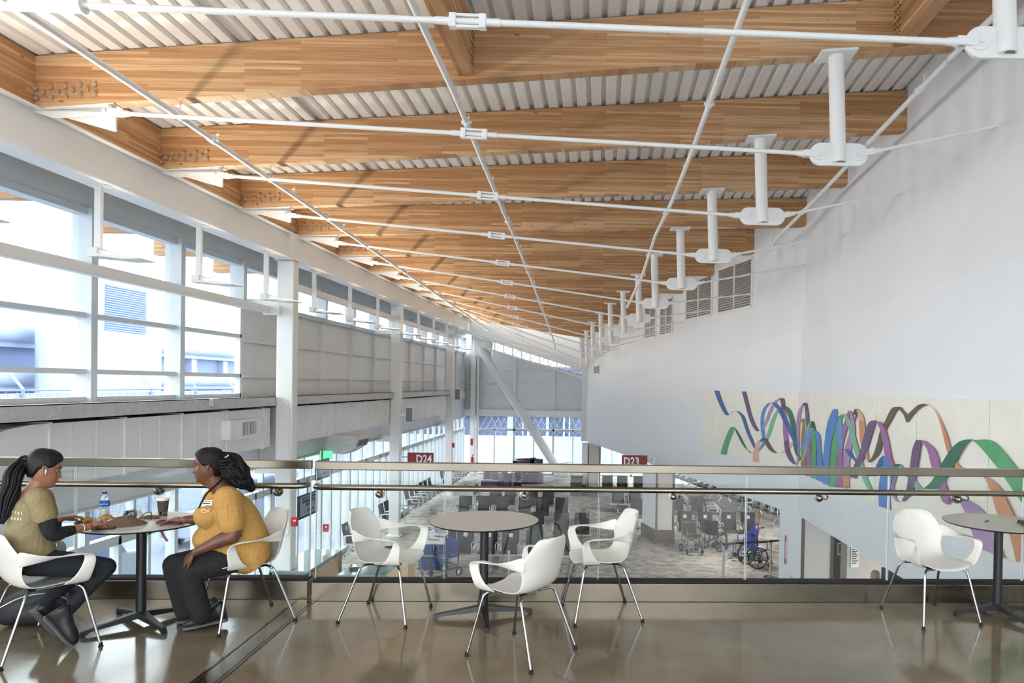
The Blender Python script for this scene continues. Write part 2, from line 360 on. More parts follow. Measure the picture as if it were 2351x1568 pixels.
# ---- left window wall (upper row)
XW = -7.4
MY = [1.45+2.15*k for k in range(0, 15)]                          # mullion lines
MY = [14.5-2.15*k for k in range(6, 0, -1)]+[14.5+2.15*k for k in range(0, 12)]
def window(name, y0, y1, z0, z1, bars, mat='glass'):
    fr = MB(); fr.box(XW-.09, XW+.09, y0, y1, z0-.06, z0+.05); fr.box(XW-.09, XW+.09, y0, y1, z1-.04, z1+.06)
    for z in bars: fr.box(XW-.09, XW+.09, y0, y1, z-.035, z+.035)
    fr.box(XW-.12, XW+.16, y0-.065, y0+.065, z0-.06, z1+.06)
    o = struct(name, fr, 'mullion')
    g = MB(); g.box(XW-.045, XW-.033, y0+.06, y1-.06, z0, z1); p = g.build('pane', mat, o)
    return o
wi = 1
for i, y in enumerate(MY[:6]):
    window('window_%d' % wi, y, y+2.15, 1.50, 4.17, (1.91, 2.71, 3.42)); wi += 1
for i, y in enumerate(MY[6:]):
    window('window_%d' % wi, y, min(y+2.15, 38.6), 3.42, 4.17, ()); wi += 1
# solid panel wall under the clerestory
pw = MB(); pw.box(XW-.05, XW, 14.5, 38.7, 1.45, 3.36)
for z in (1.9, 2.63): pw.box(XW, XW+.07, 14.5, 38.7, z-.025, z+.025)
for y in MY[6:]: pw.box(XW, XW+.09, y-.045, y+.045, 1.45, 3.36)
pw.box(XW, XW+.05, 14.5, 14.62, 1.45, 3.36)
struct('wall_left', pw, 'panel')
mb = MB(); mb.box(XW-.08, XW+.05, -3, 38.7, 4.22, 5.5); struct('wall_left_head', mb, 'panel')
mb = MB(); mb.box(XW, XL, -3, 34.5, 5.38, 5.46); struct('ceiling_eave', mb, 'panel')
mb = MB(); mb.box(XW, -6.62, -2, 33, 1.44, 1.47); mb.box(XW-.05, XW+.12, -2, 38.7, 1.0, 1.47); struct('trim_1', mb, 'white')   # sill ledge
# stabilising tubes in front of the glass
for k, (y0, y1, z) in enumerate(((2, 14.4, 3.23), (15.0, 22.7, 3.86), (23, 31.2, 3.86))):
    t = MB(); t.box(-6.75, -6.62, y0, y1, z-.07, z+.07)
    for yy in (y1-.12, y1-.02): t.box(-6.78, -6.45, yy, yy+.03, z-.09, z+.09)
    tag(t.build('window_brace_tube', 'white', bevel=.008), 'white square tube bracing the windows %s' % ('before the first column', 'between the first and second columns', 'between the second and third columns')[k], 'brace', 'white brace tubes')
# ---- galvanised channel and duct
seg = ((-1, 14.47), (14.85, 22.66), (23.04, 31.2))
for k, (y0, y1) in enumerate(seg):
    pos = ('in front of the large windows', 'between the first and second columns', 'between the second and third columns')[k]
    t = thing('steel_channel', 'galvanised steel channel above the duct %s' % pos, 'channel', (-6.6, y0, 1.3), 0, 'galvanised channels')
    mb = MB(); mb.box(0, .012, 0, y1-y0, 0, .2); mb.box(-.12, .012, 0, y1-y0, .188, .2); mb.box(-.12, .012, 0, y1-y0, 0, .012); mb.build('channel', 'galv', t)
    y = 3.3 if k == 0 else 2.2
    while y < y1-y0-1:
        mb = MB(); mb.box(.012, .02, y-.12, y+.12, .012, .188)
        for a in (-.08, .08):
            for b in (.05, .15): mb.lathe([(.001, .02), (.01, .02), (.01, .0)], c=(.012, y+a, b), axis='x', n=6)
        mb.build('splice_plate', 'galv', t); y += 3.15
    t = thing('air_duct', 'white rectangular air duct %s' % pos, 'duct', (-6.7, y0, .48), 0, 'white air ducts')
    d0 = 8.6 if k == 0 else y0; mb = MB(); mb.box(-.42, 0, d0-y0, y1-y0, 0, .78)
    if k == 0:   # elbow that turns down towards the camera
        arc = [(0, d0-y0, 0)]+[(0, d0-y0-.2-1.5*math.sin(a), .78-1.3*(1-math.cos(a))) for a in [i*PI/14 for i in range(7)]]
        pts = [(0, d0-y0, .78)]+arc[1:]+[(0, d0-y0-1.0, -.7), (0, d0-y0-.35, -.35), (0, d0-y0, 0)]
        mb.prism([(p[0]-.42, p[1], p[2]) for p in pts], (.42, 0, 0))
    mb.build('duct_body', 'duct', t)
    y = d0-y0+.08
    while y < y1-y0-.02:
        mb = MB(); mb.box(-.43, .022, y-.02, y+.02, -.02, .80); mb.build('duct_seam', 'duct', t)
        for yy in (y+.35, y+.8):
            if yy < y1-y0-.05: mb = MB(); mb.box(-.001, .008, yy, yy+.004, .01, .77); mb.build('duct_crease', 'duct', t)
        y += 1.37
    if k == 0:
        mb = MB(); mb.box(0, .16, 12.62-y0, 13.75-y0, .27, .62); mb.m = 1; mb.box(.16, .165, 13.05-y0, 13.55-y0, .33, .57)
        mb.m = 0
        for q in range(9): mb.box(.165, .17, 13.07-y0+q*.055, 13.085-y0+q*.055, .33, .57)
        mb.build('register', ['duct', 'grille'], t)
# small junction box on the channel
mb = MB(); mb.box(-6.59, -6.52, 12.0, 12.22, 1.37, 1.5); tag(mb.build('junction_box', 'galv', bevel=.004), 'small grey metal box fixed on the channel left of the first column', 'box')
# spandrel beam under the duct
for k, (y0, y1) in enumerate(seg):
    mb = MB(); mb.box(-7.28, -7.1, y0+.02, y1+.35, .0, .46); mb.box(-7.28, -6.98, y0+.02, y1+.35, .0, .02); mb.box(-7.28, -6.98, y0+.02, y1+.35, .44, .46)
    tag(mb.build('spandrel_beam', 'panel'), 'pale grey steel spandrel beam under the duct %s' % ('near the seated people', 'between the first and second columns', 'beyond the second column')[k], 'beam', 'spandrel beams')
# ---- lower curtain wall, left
def curtain(name, y0, y1):
    fr = MB(); fr.box(XW-.07, XW+.07, y0, y1, ZL, ZL+.12); fr.box(XW-.07, XW+.07, y0, y1, -.72, -.58); fr.box(XW-.07, XW+.07, y0, y1, -.02, .06); fr.box(XW-.08, XW+.08, y0-.05, y0+.05, ZL, .05)
    fr.box(XW-.06, XW+.06, (y0+y1)/2-.03, (y0+y1)/2+.03, -.6, 0)
    for q in (1, 2): yy = y0+(y1-y0)*q/3; fr.box(XW-.07, XW+.07, yy-.035, yy+.035, ZL, -.6)
    o = struct(name, fr, 'mullion')
    g = MB(); g.box(XW-.01, XW+.005, y0+.05, y1-.05, ZL+.1, .02); g.build('pane', 'gglass', o); return o
y = 3.75
while y < 38.4: curtain('window_%d' % wi, y, min(y+2.15, 38.65)); wi += 1; y += 2.15
mb = MB(); mb.box(XW-.05, XW+.03, -3, 38.7, .06, 1.44); struct('wall_left_middle', mb, 'panel')
# ---- far wall
YF = 38.7
fw = MB(); zt = lambda x: 3.95-(x+7.4)*.232
fw.prism([(-7.4, YF, .42), (14, YF, .42), (14, YF, 1.9), (1, YF, 1.9), (-7.4, YF, zt(-7.4))], (0, .12, 0))
struct('wall_far', fw, 'panel'); fw = MB()
for z in (1.15, 1.88, 2.6): fw.box(-7.4, 1 if z > 1.7 else 5, YF-.07, YF, z-.025, z+.025)
for x in (-6.8, -4.67, -2.55, -.42): fw.box(x-.045, x+.045, YF-.09, YF, .45, zt(x))
struct('trim_4', fw, 'white')
mb = MB(); mb.box(-7.4, 14, YF-.2, YF+.1, .06, .42); struct('trim_2', mb, 'white')
def far_window(name, x0, x1):
    fr = MB(); fr.box(x0, x1, YF-.06, YF+.06, ZL, ZL+.1); fr.box(x0, x1, YF-.06, YF+.06, -.72, -.6); fr.box(x0-.05, x0+.05, YF-.06, YF+.06, ZL, .06)
    xm = (x0+x1)/2; fr.box(xm-.03, xm+.03, YF-.06, YF+.06, ZL, -.62)
    o = struct(name, fr, 'mullion'); g = MB(); g.box(x0+.05, x1-.05, YF-.01, YF+.005, ZL+.1, .06); g.build('pane', 'glass', o)
for x in (-6.8, -4.67, -2.55, -.42, 1.7, 3.83, 5.95, 8.1): far_window('window_%d' % wi, x, x+2.13); wi += 1
# clerestory strip above the far panels
mb = MB(); mb.prism([(-7.4, YF+.03, zt(-7.4)), (1, YF+.03, zt(1)), (1, YF+.03, zt(1)+.9), (-7.4, YF+.03, zt(-7.4)+.9)], (0, .01, 0)); o = struct('window_%d' % wi, mb, 'glass'); wi += 1
# lower roof added between truss and far wall to keep sky light out
zf_ = lambda x: 3.66+.42-.30*(x+5.96)
mb = MB(); mb.prism([(-7.5, 34.9, zf_(-7.5)), (.6, 34.9, zf_(.6)), (.6, 34.9, zf_(.6)+.12), (-7.5, 34.9, zf_(-7.5)+.12)], (0, 4.1, 0)); struct('ceiling_far_sky_stop', mb, 'white')
mb = MB(); mb.prism([(-7.5, 34.8, zf_(-7.5)-.05), (.6, 34.8, zf_(.6)-.05), (.6, 34.8, 5.2), (-7.5, 34.8, 6.0)], (0, .1, 0)); struct('wall_far_upper', mb, 'white')
mb = MB(); mb.box(-.9, .8, 33.4, 38.8, -.8, 6); struct('wall_right_end', mb, 'wall')
# ---- right wall: upper plane, slightly proud lower plane with the mural, soffit
def wall_strip(name, y0, y1, za, zb, off, mat, ys=None, thick=.25):
    P = []
    ys = sorted(set([y0, y1]+[y for y in (14.8,) if y0 < y < y1]))
    mb = MB()
    for a, b in zip(ys[:-1], ys[1:]):
        xa, xb = wall_x(a+1e-4)-off, wall_x(b-1e-4)-off
        mb.prism([(xa, a, za(a)), (xb, b, za(b)), (xb, b, zb(b)), (xa, a, zb(a))], (thick, 0, 0))
    return struct(name, mb, mat)
fold = lambda y: 3.62 if y < 4 else (3.393+(y-7.42)*(-.0468) if y < 14.9 else 3.043-(y-14.9)*.0904)
top = lambda y: 6.6
wall_strip('wall_right_upper', -6, 33.4, lambda y: fold(y)-.02, top, 0, 'wall')
wall_strip('wall_right_lower', -6, 33.6, lambda y: -.8, fold, .05, 'wall_low')
# solid right of the void: soffit over the lower concourse
mb = MB(); mb.prism([(wall_x(6.3)-.04, 6.3, -.8), (wall_x(14.8)-.04, 14.8, -.8), (wall_x(33.6)-.04, 33.6, -.8), (14, 38.6, -.8), (14, 6.3, -.8)], (0, 0, .2)); struct('ceiling_soffit', mb, 'wall')
mb = MB(); mb.prism([(wall_x(33.4)+.0, 33.4, -.8), (14, 33.4, -.8), (14, 33.4, 6), (wall_x(33.4), 33.4, 6)], (0, .1, 0)); struct('wall_right_return', mb, 'wall')
# boxed columns under the wall
def boxcol(lab, fx0, fx1, fy, dx, dy, base=True):
    t = thing('boxed_column', lab, 'column', (fx0, fy, ZL)); h = -.8-ZL
    mb = MB(); mb.prism([(0, 0, 0), (fx1-fx0, 0, 0), (fx1-fx0+dx, dy, 0), (dx, dy, 0)], (0, 0, h)); mb.build('cladding', 'greyface', t)
    side = MB(); side.prism([(-.012, -.0, 0), (.0, 0, 0), (dx, dy, 0), (dx-.012, dy, 0)], (0, 0, h)); side.build('white_side_panel', 'wall', t)
    e = MB()
    for x in (0, fx1-fx0): e.box(x-.03, x+.03, -.02, .02, 0, h)
    e.build('corner_trim', 'brownedge', t)
    if base:
        b = MB(); b.prism([(-.05, -.04, 0), (fx1-fx0+.05, -.04, 0), (fx1-fx0+.05+dx, dy, 0), (dx-.05, dy, 0)], (0, 0, .42)); b.build('metal_base', 'brownedge', t)
    return t
boxcol('boxed column with white side and grey base between the two seating groups', 1.80, 2.33, 22.4, -.36, 1.2)
boxcol('boxed column with white side panel at the far end of the white wall', -.52, .0, 31.6, -.3, 1.0)
boxcol('wide boxed column with white side beside the rope barrier', 4.20, 4.80, 14.65, -.22, 1.0, False)
# ================================================================ tie rods, king posts, pipes, lights
PB = [(2.603, 4.453), (2.267, 4.293), (1.927, 4.128), (1.628, 3.956), (1.263, 3.804), (1.002, 3.657), (.665, 3.508), (.305, 3.342), (-.012, 3.193), (-.337, 3.045), (-.621, 2.857), (-.924, 2.707)]
def clevis(x, z, ux, uz, r=.045, back=False):
    """fork end with its pin, pointing along (ux, uz)"""
    mb = MB(); d = Vector((ux, 0, uz)).normalized()
    for s in (-1, 1):
        a = Vector((x, s*.028, z)); mb.obox(a+d*.08, d, (0, 1, 0), d.cross(Vector((0, 1, 0))), .1, .009, .035)
    c = Vector((x, 0, z)); mb.tube([c+d*.16, c+d*.26], [.04, .03], 10)
    mb.tube([c+Vector((0, -.06, 0)), c+Vector((0, .06, 0))], .02, 8)
    return mb
for n in range(-1, 12):
    Y = YA+n*S
    px_, pz = PB[n] if n >= 0 else (3.18, 4.62)
    tx = px_-.05; tz = under(tx, n) if n >= 0 else 5.75; r = .085
    nm = 'nearest, cut by the top right corner' if n < 0 else 'under the %s roof beam' % ORD[n]
    t = thing('king_post', 'round white hanging post with eye plates, %s' % nm, 'post', (px_, Y, pz), 0, 'round white king posts')
    h = tz-pz
    mb = MB(); m = 24; rows = []
    for rr, z0, z1 in ((r, -.09, 1), ):
        mb.tube([(0, 0, -.09), (-.05, 0, h)], r, 28)
    mb.build('post', 'white', t, smooth=True)
    mb = MB(); mb.lathe([(.001, -.091), (r-.014, -.091), (r-.014, -.09), (.001, -.09)], n=24); mb.build('open_end', 'grille', t)
    sl = slope(n); mb = MB(); mb.obox((-.05, 0, h-.012), (1, 0, sl), (0, 1, 0), (-sl, 0, 1), .2, .15, .012)
    mb.build('cap_plate', 'white', t)
    # twin eye plate
    pl = []; R = .125
    for i in range(13): a = -PI/2+PI*i/12; pl.append((.2+R*math.cos(a), -.018, R*math.sin(a)))
    for i in range(13): a = PI/2+PI*i/12; pl.append((-.2+R*math.cos(a), -.018, R*math.sin(a)))
    mb = MB(); mb.prism(pl, (0, .036, 0)); mb.build('eye_plate', 'white', t, bevel=.004)
    for s in (-1, 1):
        mb = MB(); mb.lathe([(.001, -.03), (.07, -.03), (.07, .03), (.001, .03)], c=(s*.215, 0, 0), axis='y', n=20)
        mb.lathe([(.001, -.055), (.024, -.055), (.024, .055), (.001, .055)], c=(s*.215, 0, 0), axis='y', n=6); mb.build('pin', 'white', t, smooth=True)
    # long rod to the eave
    ex, ez = (-5.56, 4.787-.03*n if n < 4 else 4.68) if n >= 0 else (-5.5, 4.83)
    sx, sz = px_-.215, pz
    d = Vector((sx-ex, 0, sz-ez)); ln = d.length; u = d.normalized()
    lab = 'nearest, crossing the top of the picture' if n < 0 else '%s running from the %s roof beam shoe to its king post' % (ORD[n], ORD[n])
    t = thing('tie_rod', 'long white tie rod, %s' % lab, 'tie rod', (ex, Y, ez), 0, 'long white tie rods')
    rr = .026 if n < 0 else .024
    mb = MB(); mb.tube([u*.2, u*(ln-.2)], rr, 10); mb.build('rod', 'white', t, smooth=True)
    clevis(0, 0, u.x, u.z).build('clevis', 'white', t, smooth=True); clevis(ln*u.x, ln*u.z, -u.x, -u.z).build('clevis', 'white', t, smooth=True)
    tb = (-1.46-.2*n)-ex if n >= 0 else -1.11-ex
    c = u*tb; v = Vector((0, 1, 0)); wv = u.cross(v)
    mb = MB()
    for s in (-1, 1):
        mb.obox(c+wv*s*.045, u, v, wv, .13, .022, .011); mb.obox(c+u*s*.12, u, v, wv, .028, .034, .055)
        mb.tube([c+u*s*.14, c+u*s*.26], .031, 10)
    mb.build('turnbuckle', 'white', t, bevel=.004)
    if n < 0:
        mb = MB(); mb.tube([u*.3, u*1.3], .062, 18); mb.lathe([(.001, 0), (.066, 0), (.066, .025), (.001, .025)], c=tuple(u*1.3), axis='x', n=18); mb.build('sleeve', 'white', t, smooth=True)
    # short rod on to the wall
    if n >= 0:
        Xw = wall_x(Y)+.02; zr = at(2285, 287, Y=8).z-pz if n == 0 else {1: at(2073, 437, Y=Y).z-pz, 2: at(1940, 535, Y=Y).z-pz, 3: at(1845, 608, Y=Y).z-pz}.get(n, .28)
        sx = px_+.215; d = Vector((Xw-sx, 0, zr)); u = d.normalized(); ln = d.length
        t = thing('anchor_rod', 'thin white rod running from the %s king post to the white wall' % ORD[n], 'anchor rod', (sx, Y, pz), 0, 'short white anchor rods')
        mb = MB(); mb.tube([u*.2, u*ln], .019, 8); mb.build('rod', 'white', t, smooth=True)
        clevis(0, 0, u.x, u.z).build('clevis', 'white', t, smooth=True)
# ---- sprinkler pipes
def pipe(lab, pts, hang, r=.034, heads=()):
    t = thing('sprinkler_pipe', lab, 'pipe', pts[0]); o = Vector(pts[0]); P = [Vector(p)-o for p in pts]
    mb = MB(); mb.tube(P, r, 12); mb.build('pipe', 'white', t, smooth=True)
    for q in range(1, len(P)-1, 2):
        a = P[q]+(P[q+1]-P[q])*.35; d = (P[q+1]-P[q]).normalized(); mb = MB(); mb.tube([a-d*.05, a+d*.05], r+.012, 12)
        mb.obox(a, d, (1, 0, 0), (0, 0, 1), .02, r+.03, .014); mb.build('coupling', 'white', t, smooth=True)
    for (x, y, n) in hang:
        # find pipe point at y
        for a, b in zip(P[:-1], P[1:]):
            if a.y-1e-6 <= y-o.y <= b.y+1e-6 and b.y > a.y:
                q = a+(b-a)*((y-o.y-a.y)/(b.y-a.y)); zt_ = under(q.x+o.x, n)-o.z
                if zt_ > q.z:
                    mb = MB(); mb.tube([q+Vector((0, 0, .06)), (q.x, q.y, zt_+.02)], .006, 6)
                    ring = [q+Vector((math.cos(a2)*(r+.008), 0, math.sin(a2)*(r+.03)+.015)) for a2 in [2*PI*k/12 for k in range(13)]]
                    mb.tube(ring, .005, 5); mb.build('hanger', 'alu', t)
                break
    for (i, f) in heads:
        q = P[i]+(P[i+1]-P[i])*f; mb = MB(); mb.tube([q, q+Vector((0, 0, .09))], .012, 8); mb.lathe([(.001, 0), (.022, 0), (.022, .012), (.001, .012)], c=tuple(q+Vector((0, 0, .1))), n=10); mb.tube([q+Vector((0, 0, .09)), q+Vector((.016, 0, .12)), q+Vector((0, 0, .15))], .003, 4); mb.build('sprinkler_head', 'white', t)
YB = [YA+S*i for i in range(-3, 13)]
def zpipe(x, n, drop): return under(x, n)-drop
def run(xs, dz, n0=-2, n1=11):
    return [(xs(n), YA+n*S-0, zpipe(xs(n), n, dz(n))) for n in range(n0, n1)]
dz1 = lambda n: .19+.012*n
P1 = run(lambda n: -4.80-.03*n, lambda n: .17+.025*max(n, 0), -3, 12)
pipe('white sprinkler pipe crossing the roof beams close to their left ends', P1, [(0, YA+S*n+.1, n) for n in range(0, 11)], heads=[(k, .4) for k in range(3, 12)])
P2 = [(-1.69, 0.5, 5.3)]+[(-1.69-.04*n, YA+n*S, [5.06, 4.967, 4.873, 4.80, 4.66, 4.56, 4.40, 4.24, 4.10, 3.94, 3.75, 3.5][n]) for n in range(12)]
pipe('white sprinkler pipe crossing the middle of the roof, towards the far truss', P2, [(0, YA+S*n+.1, n) for n in range(0, 11)], heads=[(k, .4) for k in range(1, 11)])
P3 = [(1.30, 0.5, 5.5), (1.275, 8, 5.349), (1.251, 10.266, 5.221), (1.198, 12.532, 5.10), (1.07, 14.798, 4.90), (.91, 17.064, 4.389), (.62, 19.33, 4.25), (.60, 19.5, 4.1)]
P3 = [tuple(p) for p in P3[:4]]+[tuple(at(1505, 540, Y=14.8)), tuple(at(1474, 635, Y=16.6)), tuple(at(1462, 660, Y=16.9)), tuple(at(1440, 705, Y=18.6))]
pipe('white sprinkler pipe slanting down past the king posts', P3, [(0, YA+S*n+.1, n) for n in range(0, 3)], heads=[(1, .4), (2, .4)])
P4 = [tuple(at(2300, 20, Y=7.0)), (3.865, 8, 5.585), (3.804, 10.266, 5.406), (3.78, 12.532, 5.246), tuple(at(1780, 550, Y=14.8)), tuple(at(1768, 577, Y=15.2))]
pipe('white sprinkler pipe running beside the white wall at the right', P4, [(0, YA+S*n+.1, n) for n in range(0, 4)], heads=[(1, .3), (3, .2)])
# ---- arm lights under the girder
def arm_light():
    t = thing('arm_light', '', 'light fixture', (XL, 9.09, 4.27))
    mb = MB(); mb.box(-.1, .13, -.06, .06, -.03, 0); mb.build('mounting_plate', 'white', t, bevel=.004)
    mb = MB(); mb.box(-.04, .04, -.03, .03, -.84, -.03)
    for z in (-.07, -.12): mb.lathe([(.001, -.036), (.009, -.036), (.009, 0)], c=(0, 0, z), axis='y', n=8)
    mb.build('drop_arm', 'white', t, bevel=.004)
    mb = MB(); mb.box(-.07, .05, -.1, .1, -.92, -.8); mb.tube([(.05, -.06, -.85), (.24, -.06, -.87)], .03, 10); mb.tube([(.1, -.1, -.9), (.1, .1, -.9)], .035, 12); mb.build('driver_box', 'white', t, bevel=.006)
    mb = MB(); mb.prism([(.08, -.16, -.885), (.62, -.16, -.935), (.62, -.16, -.95), (.4, -.16, -.955), (.08, -.16, -.92)], (0, .32, 0)); f = mb.build('lamp_head', 'white', t, bevel=.004)
    mb = MB(); mb.obox((.36, 0, -.905), (.54, 0, -.05), (0, 1, 0), (.05, 0, .54), .22, .13, .004)
    mb.build('lens', 'lens', f)
    return t
m = principled('lit_lens', (1, 1, 1, 1), .4); b = m.node_tree.nodes['Principled BSDF']; b.inputs['Emission Color'].default_value = (1, .9, .78, 1); b.inputs['Emission Strength'].default_value = 3; MT['lens'] = m
al = arm_light()
for k in range(11):
    o = al if k == 0 else dup(al); o.location = (XL, 9.09+S*k, 4.27)
    o['label'] = 'white arm light hanging from the girder over the windows, %s from the camera' % ORD[k]; o['group'] = 'arm lights'
    ld = bpy.data.lights.new('arm_lamp', 'SPOT'); ld.energy = 130; ld.color = (1, .90, .78); ld.shadow_soft_size = .07; ld.spot_size = 2.5; ld.spot_blend = .6
    lo = bpy.data.objects.new('arm_lamp', ld); COL.objects.link(lo); lo.location = (XL+.4, 9.09+S*k, 3.42); lo.rotation_euler = Vector((.62, 0, .55)).to_track_quat('-Z', 'Y').to_euler()
# nearer ones of the same row, outside the frame, light the near bays
for k in (1, 2, 3):
    o = dup(al); o.location = (XL, 9.09-S*k, 4.27); o['label'] = 'white arm light hanging from the girder nearer than the picture shows, number %s back' % ORD[k-1]; o['group'] = 'arm lights'
    lo = bpy.data.objects.new('arm_lamp', ld); COL.objects.link(lo); lo.location = (XL+.4, 9.09-S*k, 3.42); lo.rotation_euler = Vector((.62, 0, .55)).to_track_quat('-Z', 'Y').to_euler()
# ---- far truss, brace, small column
t = thing('roof_truss', 'white open steel truss closing the far end of the roof', 'truss', (0, 34.3, 0))
A0, A1 = at(1095, 768, Y=34.3), at(1340, 838, Y=34.3); B0, B1 = at(1095, 793, Y=34.3), at(1340, 868, Y=34.3)
l = lambda a, b, f: a+(b-a)*f; off = Vector((0, -34.3, 0))
mb = MB(); mb.tube([A0+off, A1+off], .05, 6); mb.build('top_chord', 'white', t)
mb = MB(); mb.tube([B0+off, B1+off], .05, 6); mb.build('bottom_chord', 'white', t)
for k in range(13):
    f = k/12; mb = MB(); mb.tube([l(A0, A1, f)+off, l(B0, B1, f)+off], .03, 6); mb.build('web_post', 'white', t)
    if k < 12: mb = MB(); mb.tube([l(B0, B1, f)+off, l(A0, A1, f+1/12)+off], .022, 6); mb.build('web_diagonal', 'white', t)
b0, b1 = at(1103, 800, Y=36.5), at(1290, 1092, Y=37.2)
t = thing('brace_column', 'white slanting round brace column in front of the far windows', 'column', b1)
mb = MB(); mb.tube([b0-b1, (0, 0, 0)], .22, 20); mb.build('shaft', 'white', t, smooth=True)
mb = MB(); mb.obox(Vector((0, 0, .15)), (1, 0, 0), (0, 1, 0), (0, 0, 1), .35, .3, .06); mb.build('foot_plate', 'white', t)
c = at(1108, 806, Y=36.9)
mb = MB(); mb.box(c.x-.45, c.x+.5, 36.6, 37.2, c.z-.35, c.z+.9); tag(mb.build('gusset_box', 'white', bevel=.1), 'white box at the head of the slanting brace column', 'bracket')
c = at(1084, 1090, Z=ZL)
t = thing('round_column', 'slim white column with a fire extinguisher at the far left corner', 'column', c)
mb = MB(); mb.box(-.13, .13, -.13, .13, 0, 4.4-ZL); mb.build('shaft', 'white', t, bevel=.02)
mb = MB(); mb.tube([(.24, 0, 0), (.24, 0, 4.4-ZL)], .07, 10); mb.build('downpipe', 'white', t, smooth=True)
# raised concrete-look plinth under the brace
a, b_ = at(1270, 1094, Z=ZL), at(1330, 1094, Z=ZL)
t = thing('brace_plinth', 'low white plinth with sloping lid at the foot of the slanting column', 'plinth', (a.x, a.y, ZL))
mb = MB(); mb.box(0, .95, 0, .9, 0, .62); mb.box(1.0, 1.55, 0, .9, 0, .55); mb.build('box', 'white', t, bevel=.02)
mb = MB(); mb.prism([(-.05, -.04, .6), (1.0, -.04, .78), (1.0, -.04, .84), (-.05, -.04, .66)], (0, .95, 0)); mb.build('lid', 'white', t)

# ---- guard rail in front of the void
def guard(lab, a, b, joints, balls, nm, endcap):
    a, b = Vector((a[0], a[1], 0)), Vector((b[0], b[1], 0)); u = (b-a).normalized(); L_ = (b-a).length; rz = math.atan2(u.y, u.x)
    t = thing('glass_guardrail', lab, 'railing', a, rz)
    mb = MB(); mb.box(0, L_, 0, .16, 0, .155); mb.build('base_cladding', 'steel', t, bevel=.004)
    mb = MB(); mb.box(0, L_, .03, .13, .155, .172); mb.build('gasket', 'rubber', t)
    js = [.0]+[(Vector((x, y, 0))-a).dot(u) for x, y in joints]+[L_]
    for q in range(len(js)-1):
        g = MB(); g.box(js[q]+.006, js[q+1]-.006, .071, .089, .165, 1.11); p = g.build('glass_panel', 'gglass', t)
        for xx in (js[q]+.006, js[q+1]-.006): MB().box(xx-.001, xx+.001, .0705, .0895, .172, 1.09).build('polished_edge', 'gedge', p)
    mb = MB(); mb.box(0, L_, .05, .11, 1.09, 1.16); mb.build('top_rail', 'steel', t, bevel=.006)
    h = MB(); s0, s1 = endcap
    pts = [(.0, 0, .96), (L_, 0, .96)]
    y0 = -.05
    pts = [(s0, y0, .96), (L_-s1, y0, .96)]
    if s0 > 0: pts = [(s0-.0, .05, .96), (s0+.02, y0+.02, .96), (s0+.06, y0, .96)]+pts[1:]
    if s1 > 0: pts = pts[:-1]+[(L_-s1-.06, y0, .96), (L_-s1-.02, y0+.02, .96), (L_-s1, .05, .96)]
    h.tube(pts, .0245, 20); hd = h.build('handrail', 'steel', t, smooth=True)
    for x, y in balls:
        xx = (Vector((x, y, 0))-a).dot(u)
        k = MB(); k.lathe([(.001, -.045), (.014, -.044), (.026, -.034), (.03, -.02), (.026, 0), (.02, .006), (.041, .008), (.041, .022), (.001, .022)], c=(xx, .048, .895), axis='y', n=20)
        k.tube(catmull([(xx, .01, .9), (xx+.03, -.03, .895), (xx+.038, y0, .92), (xx+.02, y0, .938)], 4), .007, 8)
        k.build('rail_bracket', 'steel_s', t, smooth=True)
    return t
fx = lambda px, py=1382: at(px, py, Z=0)
AL, BL = (-8.6, 5.646), (-2.44, 5.976); AR, BR = (-2.385, 5.925), (4.42, 6.248)
guard('glass guardrail with steel base behind the two seated people', AL, BL, [tuple(at(174, 1200, Y=5.95))[:2], (-6.0, 5.8)], [tuple(at(q, 1128, Y=5.92))[:2] for q in (12, 358, 627)], 'a', (0, .02))
guard('long glass guardrail with steel base behind the empty tables', AR, BR, [tuple(at(q, 1200, Y=6.08))[:2] for q in (1022, 1375, 1719, 2058)]+[(3.75, 6.21)], [tuple(at(q, 1135, Y=6.05))[:2] for q in (875, 1204, 1549, 1893, 2227)], 'b', (.02, 0))
# ---- expansion joint cover in the floor
mb = MB(); f = lambda y, o: (-2.365-.043*(y-4.3)+o, y)
for o0, o1, z in ((-.085, -.07, .006), (-.058, .058, .004), (.07, .085, .006)):
    mb.prism([(*f(.5, o0), -.0), (*f(.5, o1), 0), (*f(5.93, o1), 0), (*f(5.93, o0), 0)], (0, 0, z))
struct('trim_3', mb, 'steel')

# ---- mural
def wall_pt(px, py, off=.0):
    d = (px-CX)/F
    for _ in range(6):
        y = (4.18+.259*14.8-off-.05)/(d+.259); 
        if y < 14.8: y = (4.61-off-.05)/(d+.029)
        v = at(px, py, Y=y); d = v.x/v.y
    v.z = max(.083, min(1.742, v.z)); return v
t = thing('ribbon_mural', 'long cream mural with flowing coloured ribbons on the white wall', 'mural', (0, 0, 0))
ys = [19.8, 16.9, 15.0, 14.8, 12.55, 10.9, 9.6, 7.9, 6.2]
for k in range(len(ys)-1):
    ya, yb = ys[k], ys[k+1]; xa, xb = wall_x(ya-1e-3)-.05, wall_x(yb+1e-3)-.05
    if k == 3: xa = wall_x(14.79)-.05
    if k == 2: continue
    if k == 1: yb = 14.8; xb = wall_x(14.8)-.05
    g = .006; mb = MB(); mb.prism([(xa, ya-g, .08), (xb, yb+g, .08), (xb, yb+g, 1.745), (xa, ya-g, 1.745)], (-.03, 0, 0)); mb.build('canvas_panel', 'cream', t)
A_ = lambda x, y: (1590+x/5.2275, 870+y/5.2275)
B_ = lambda x, y: (1950+x/3.92, 890+y/3.92)
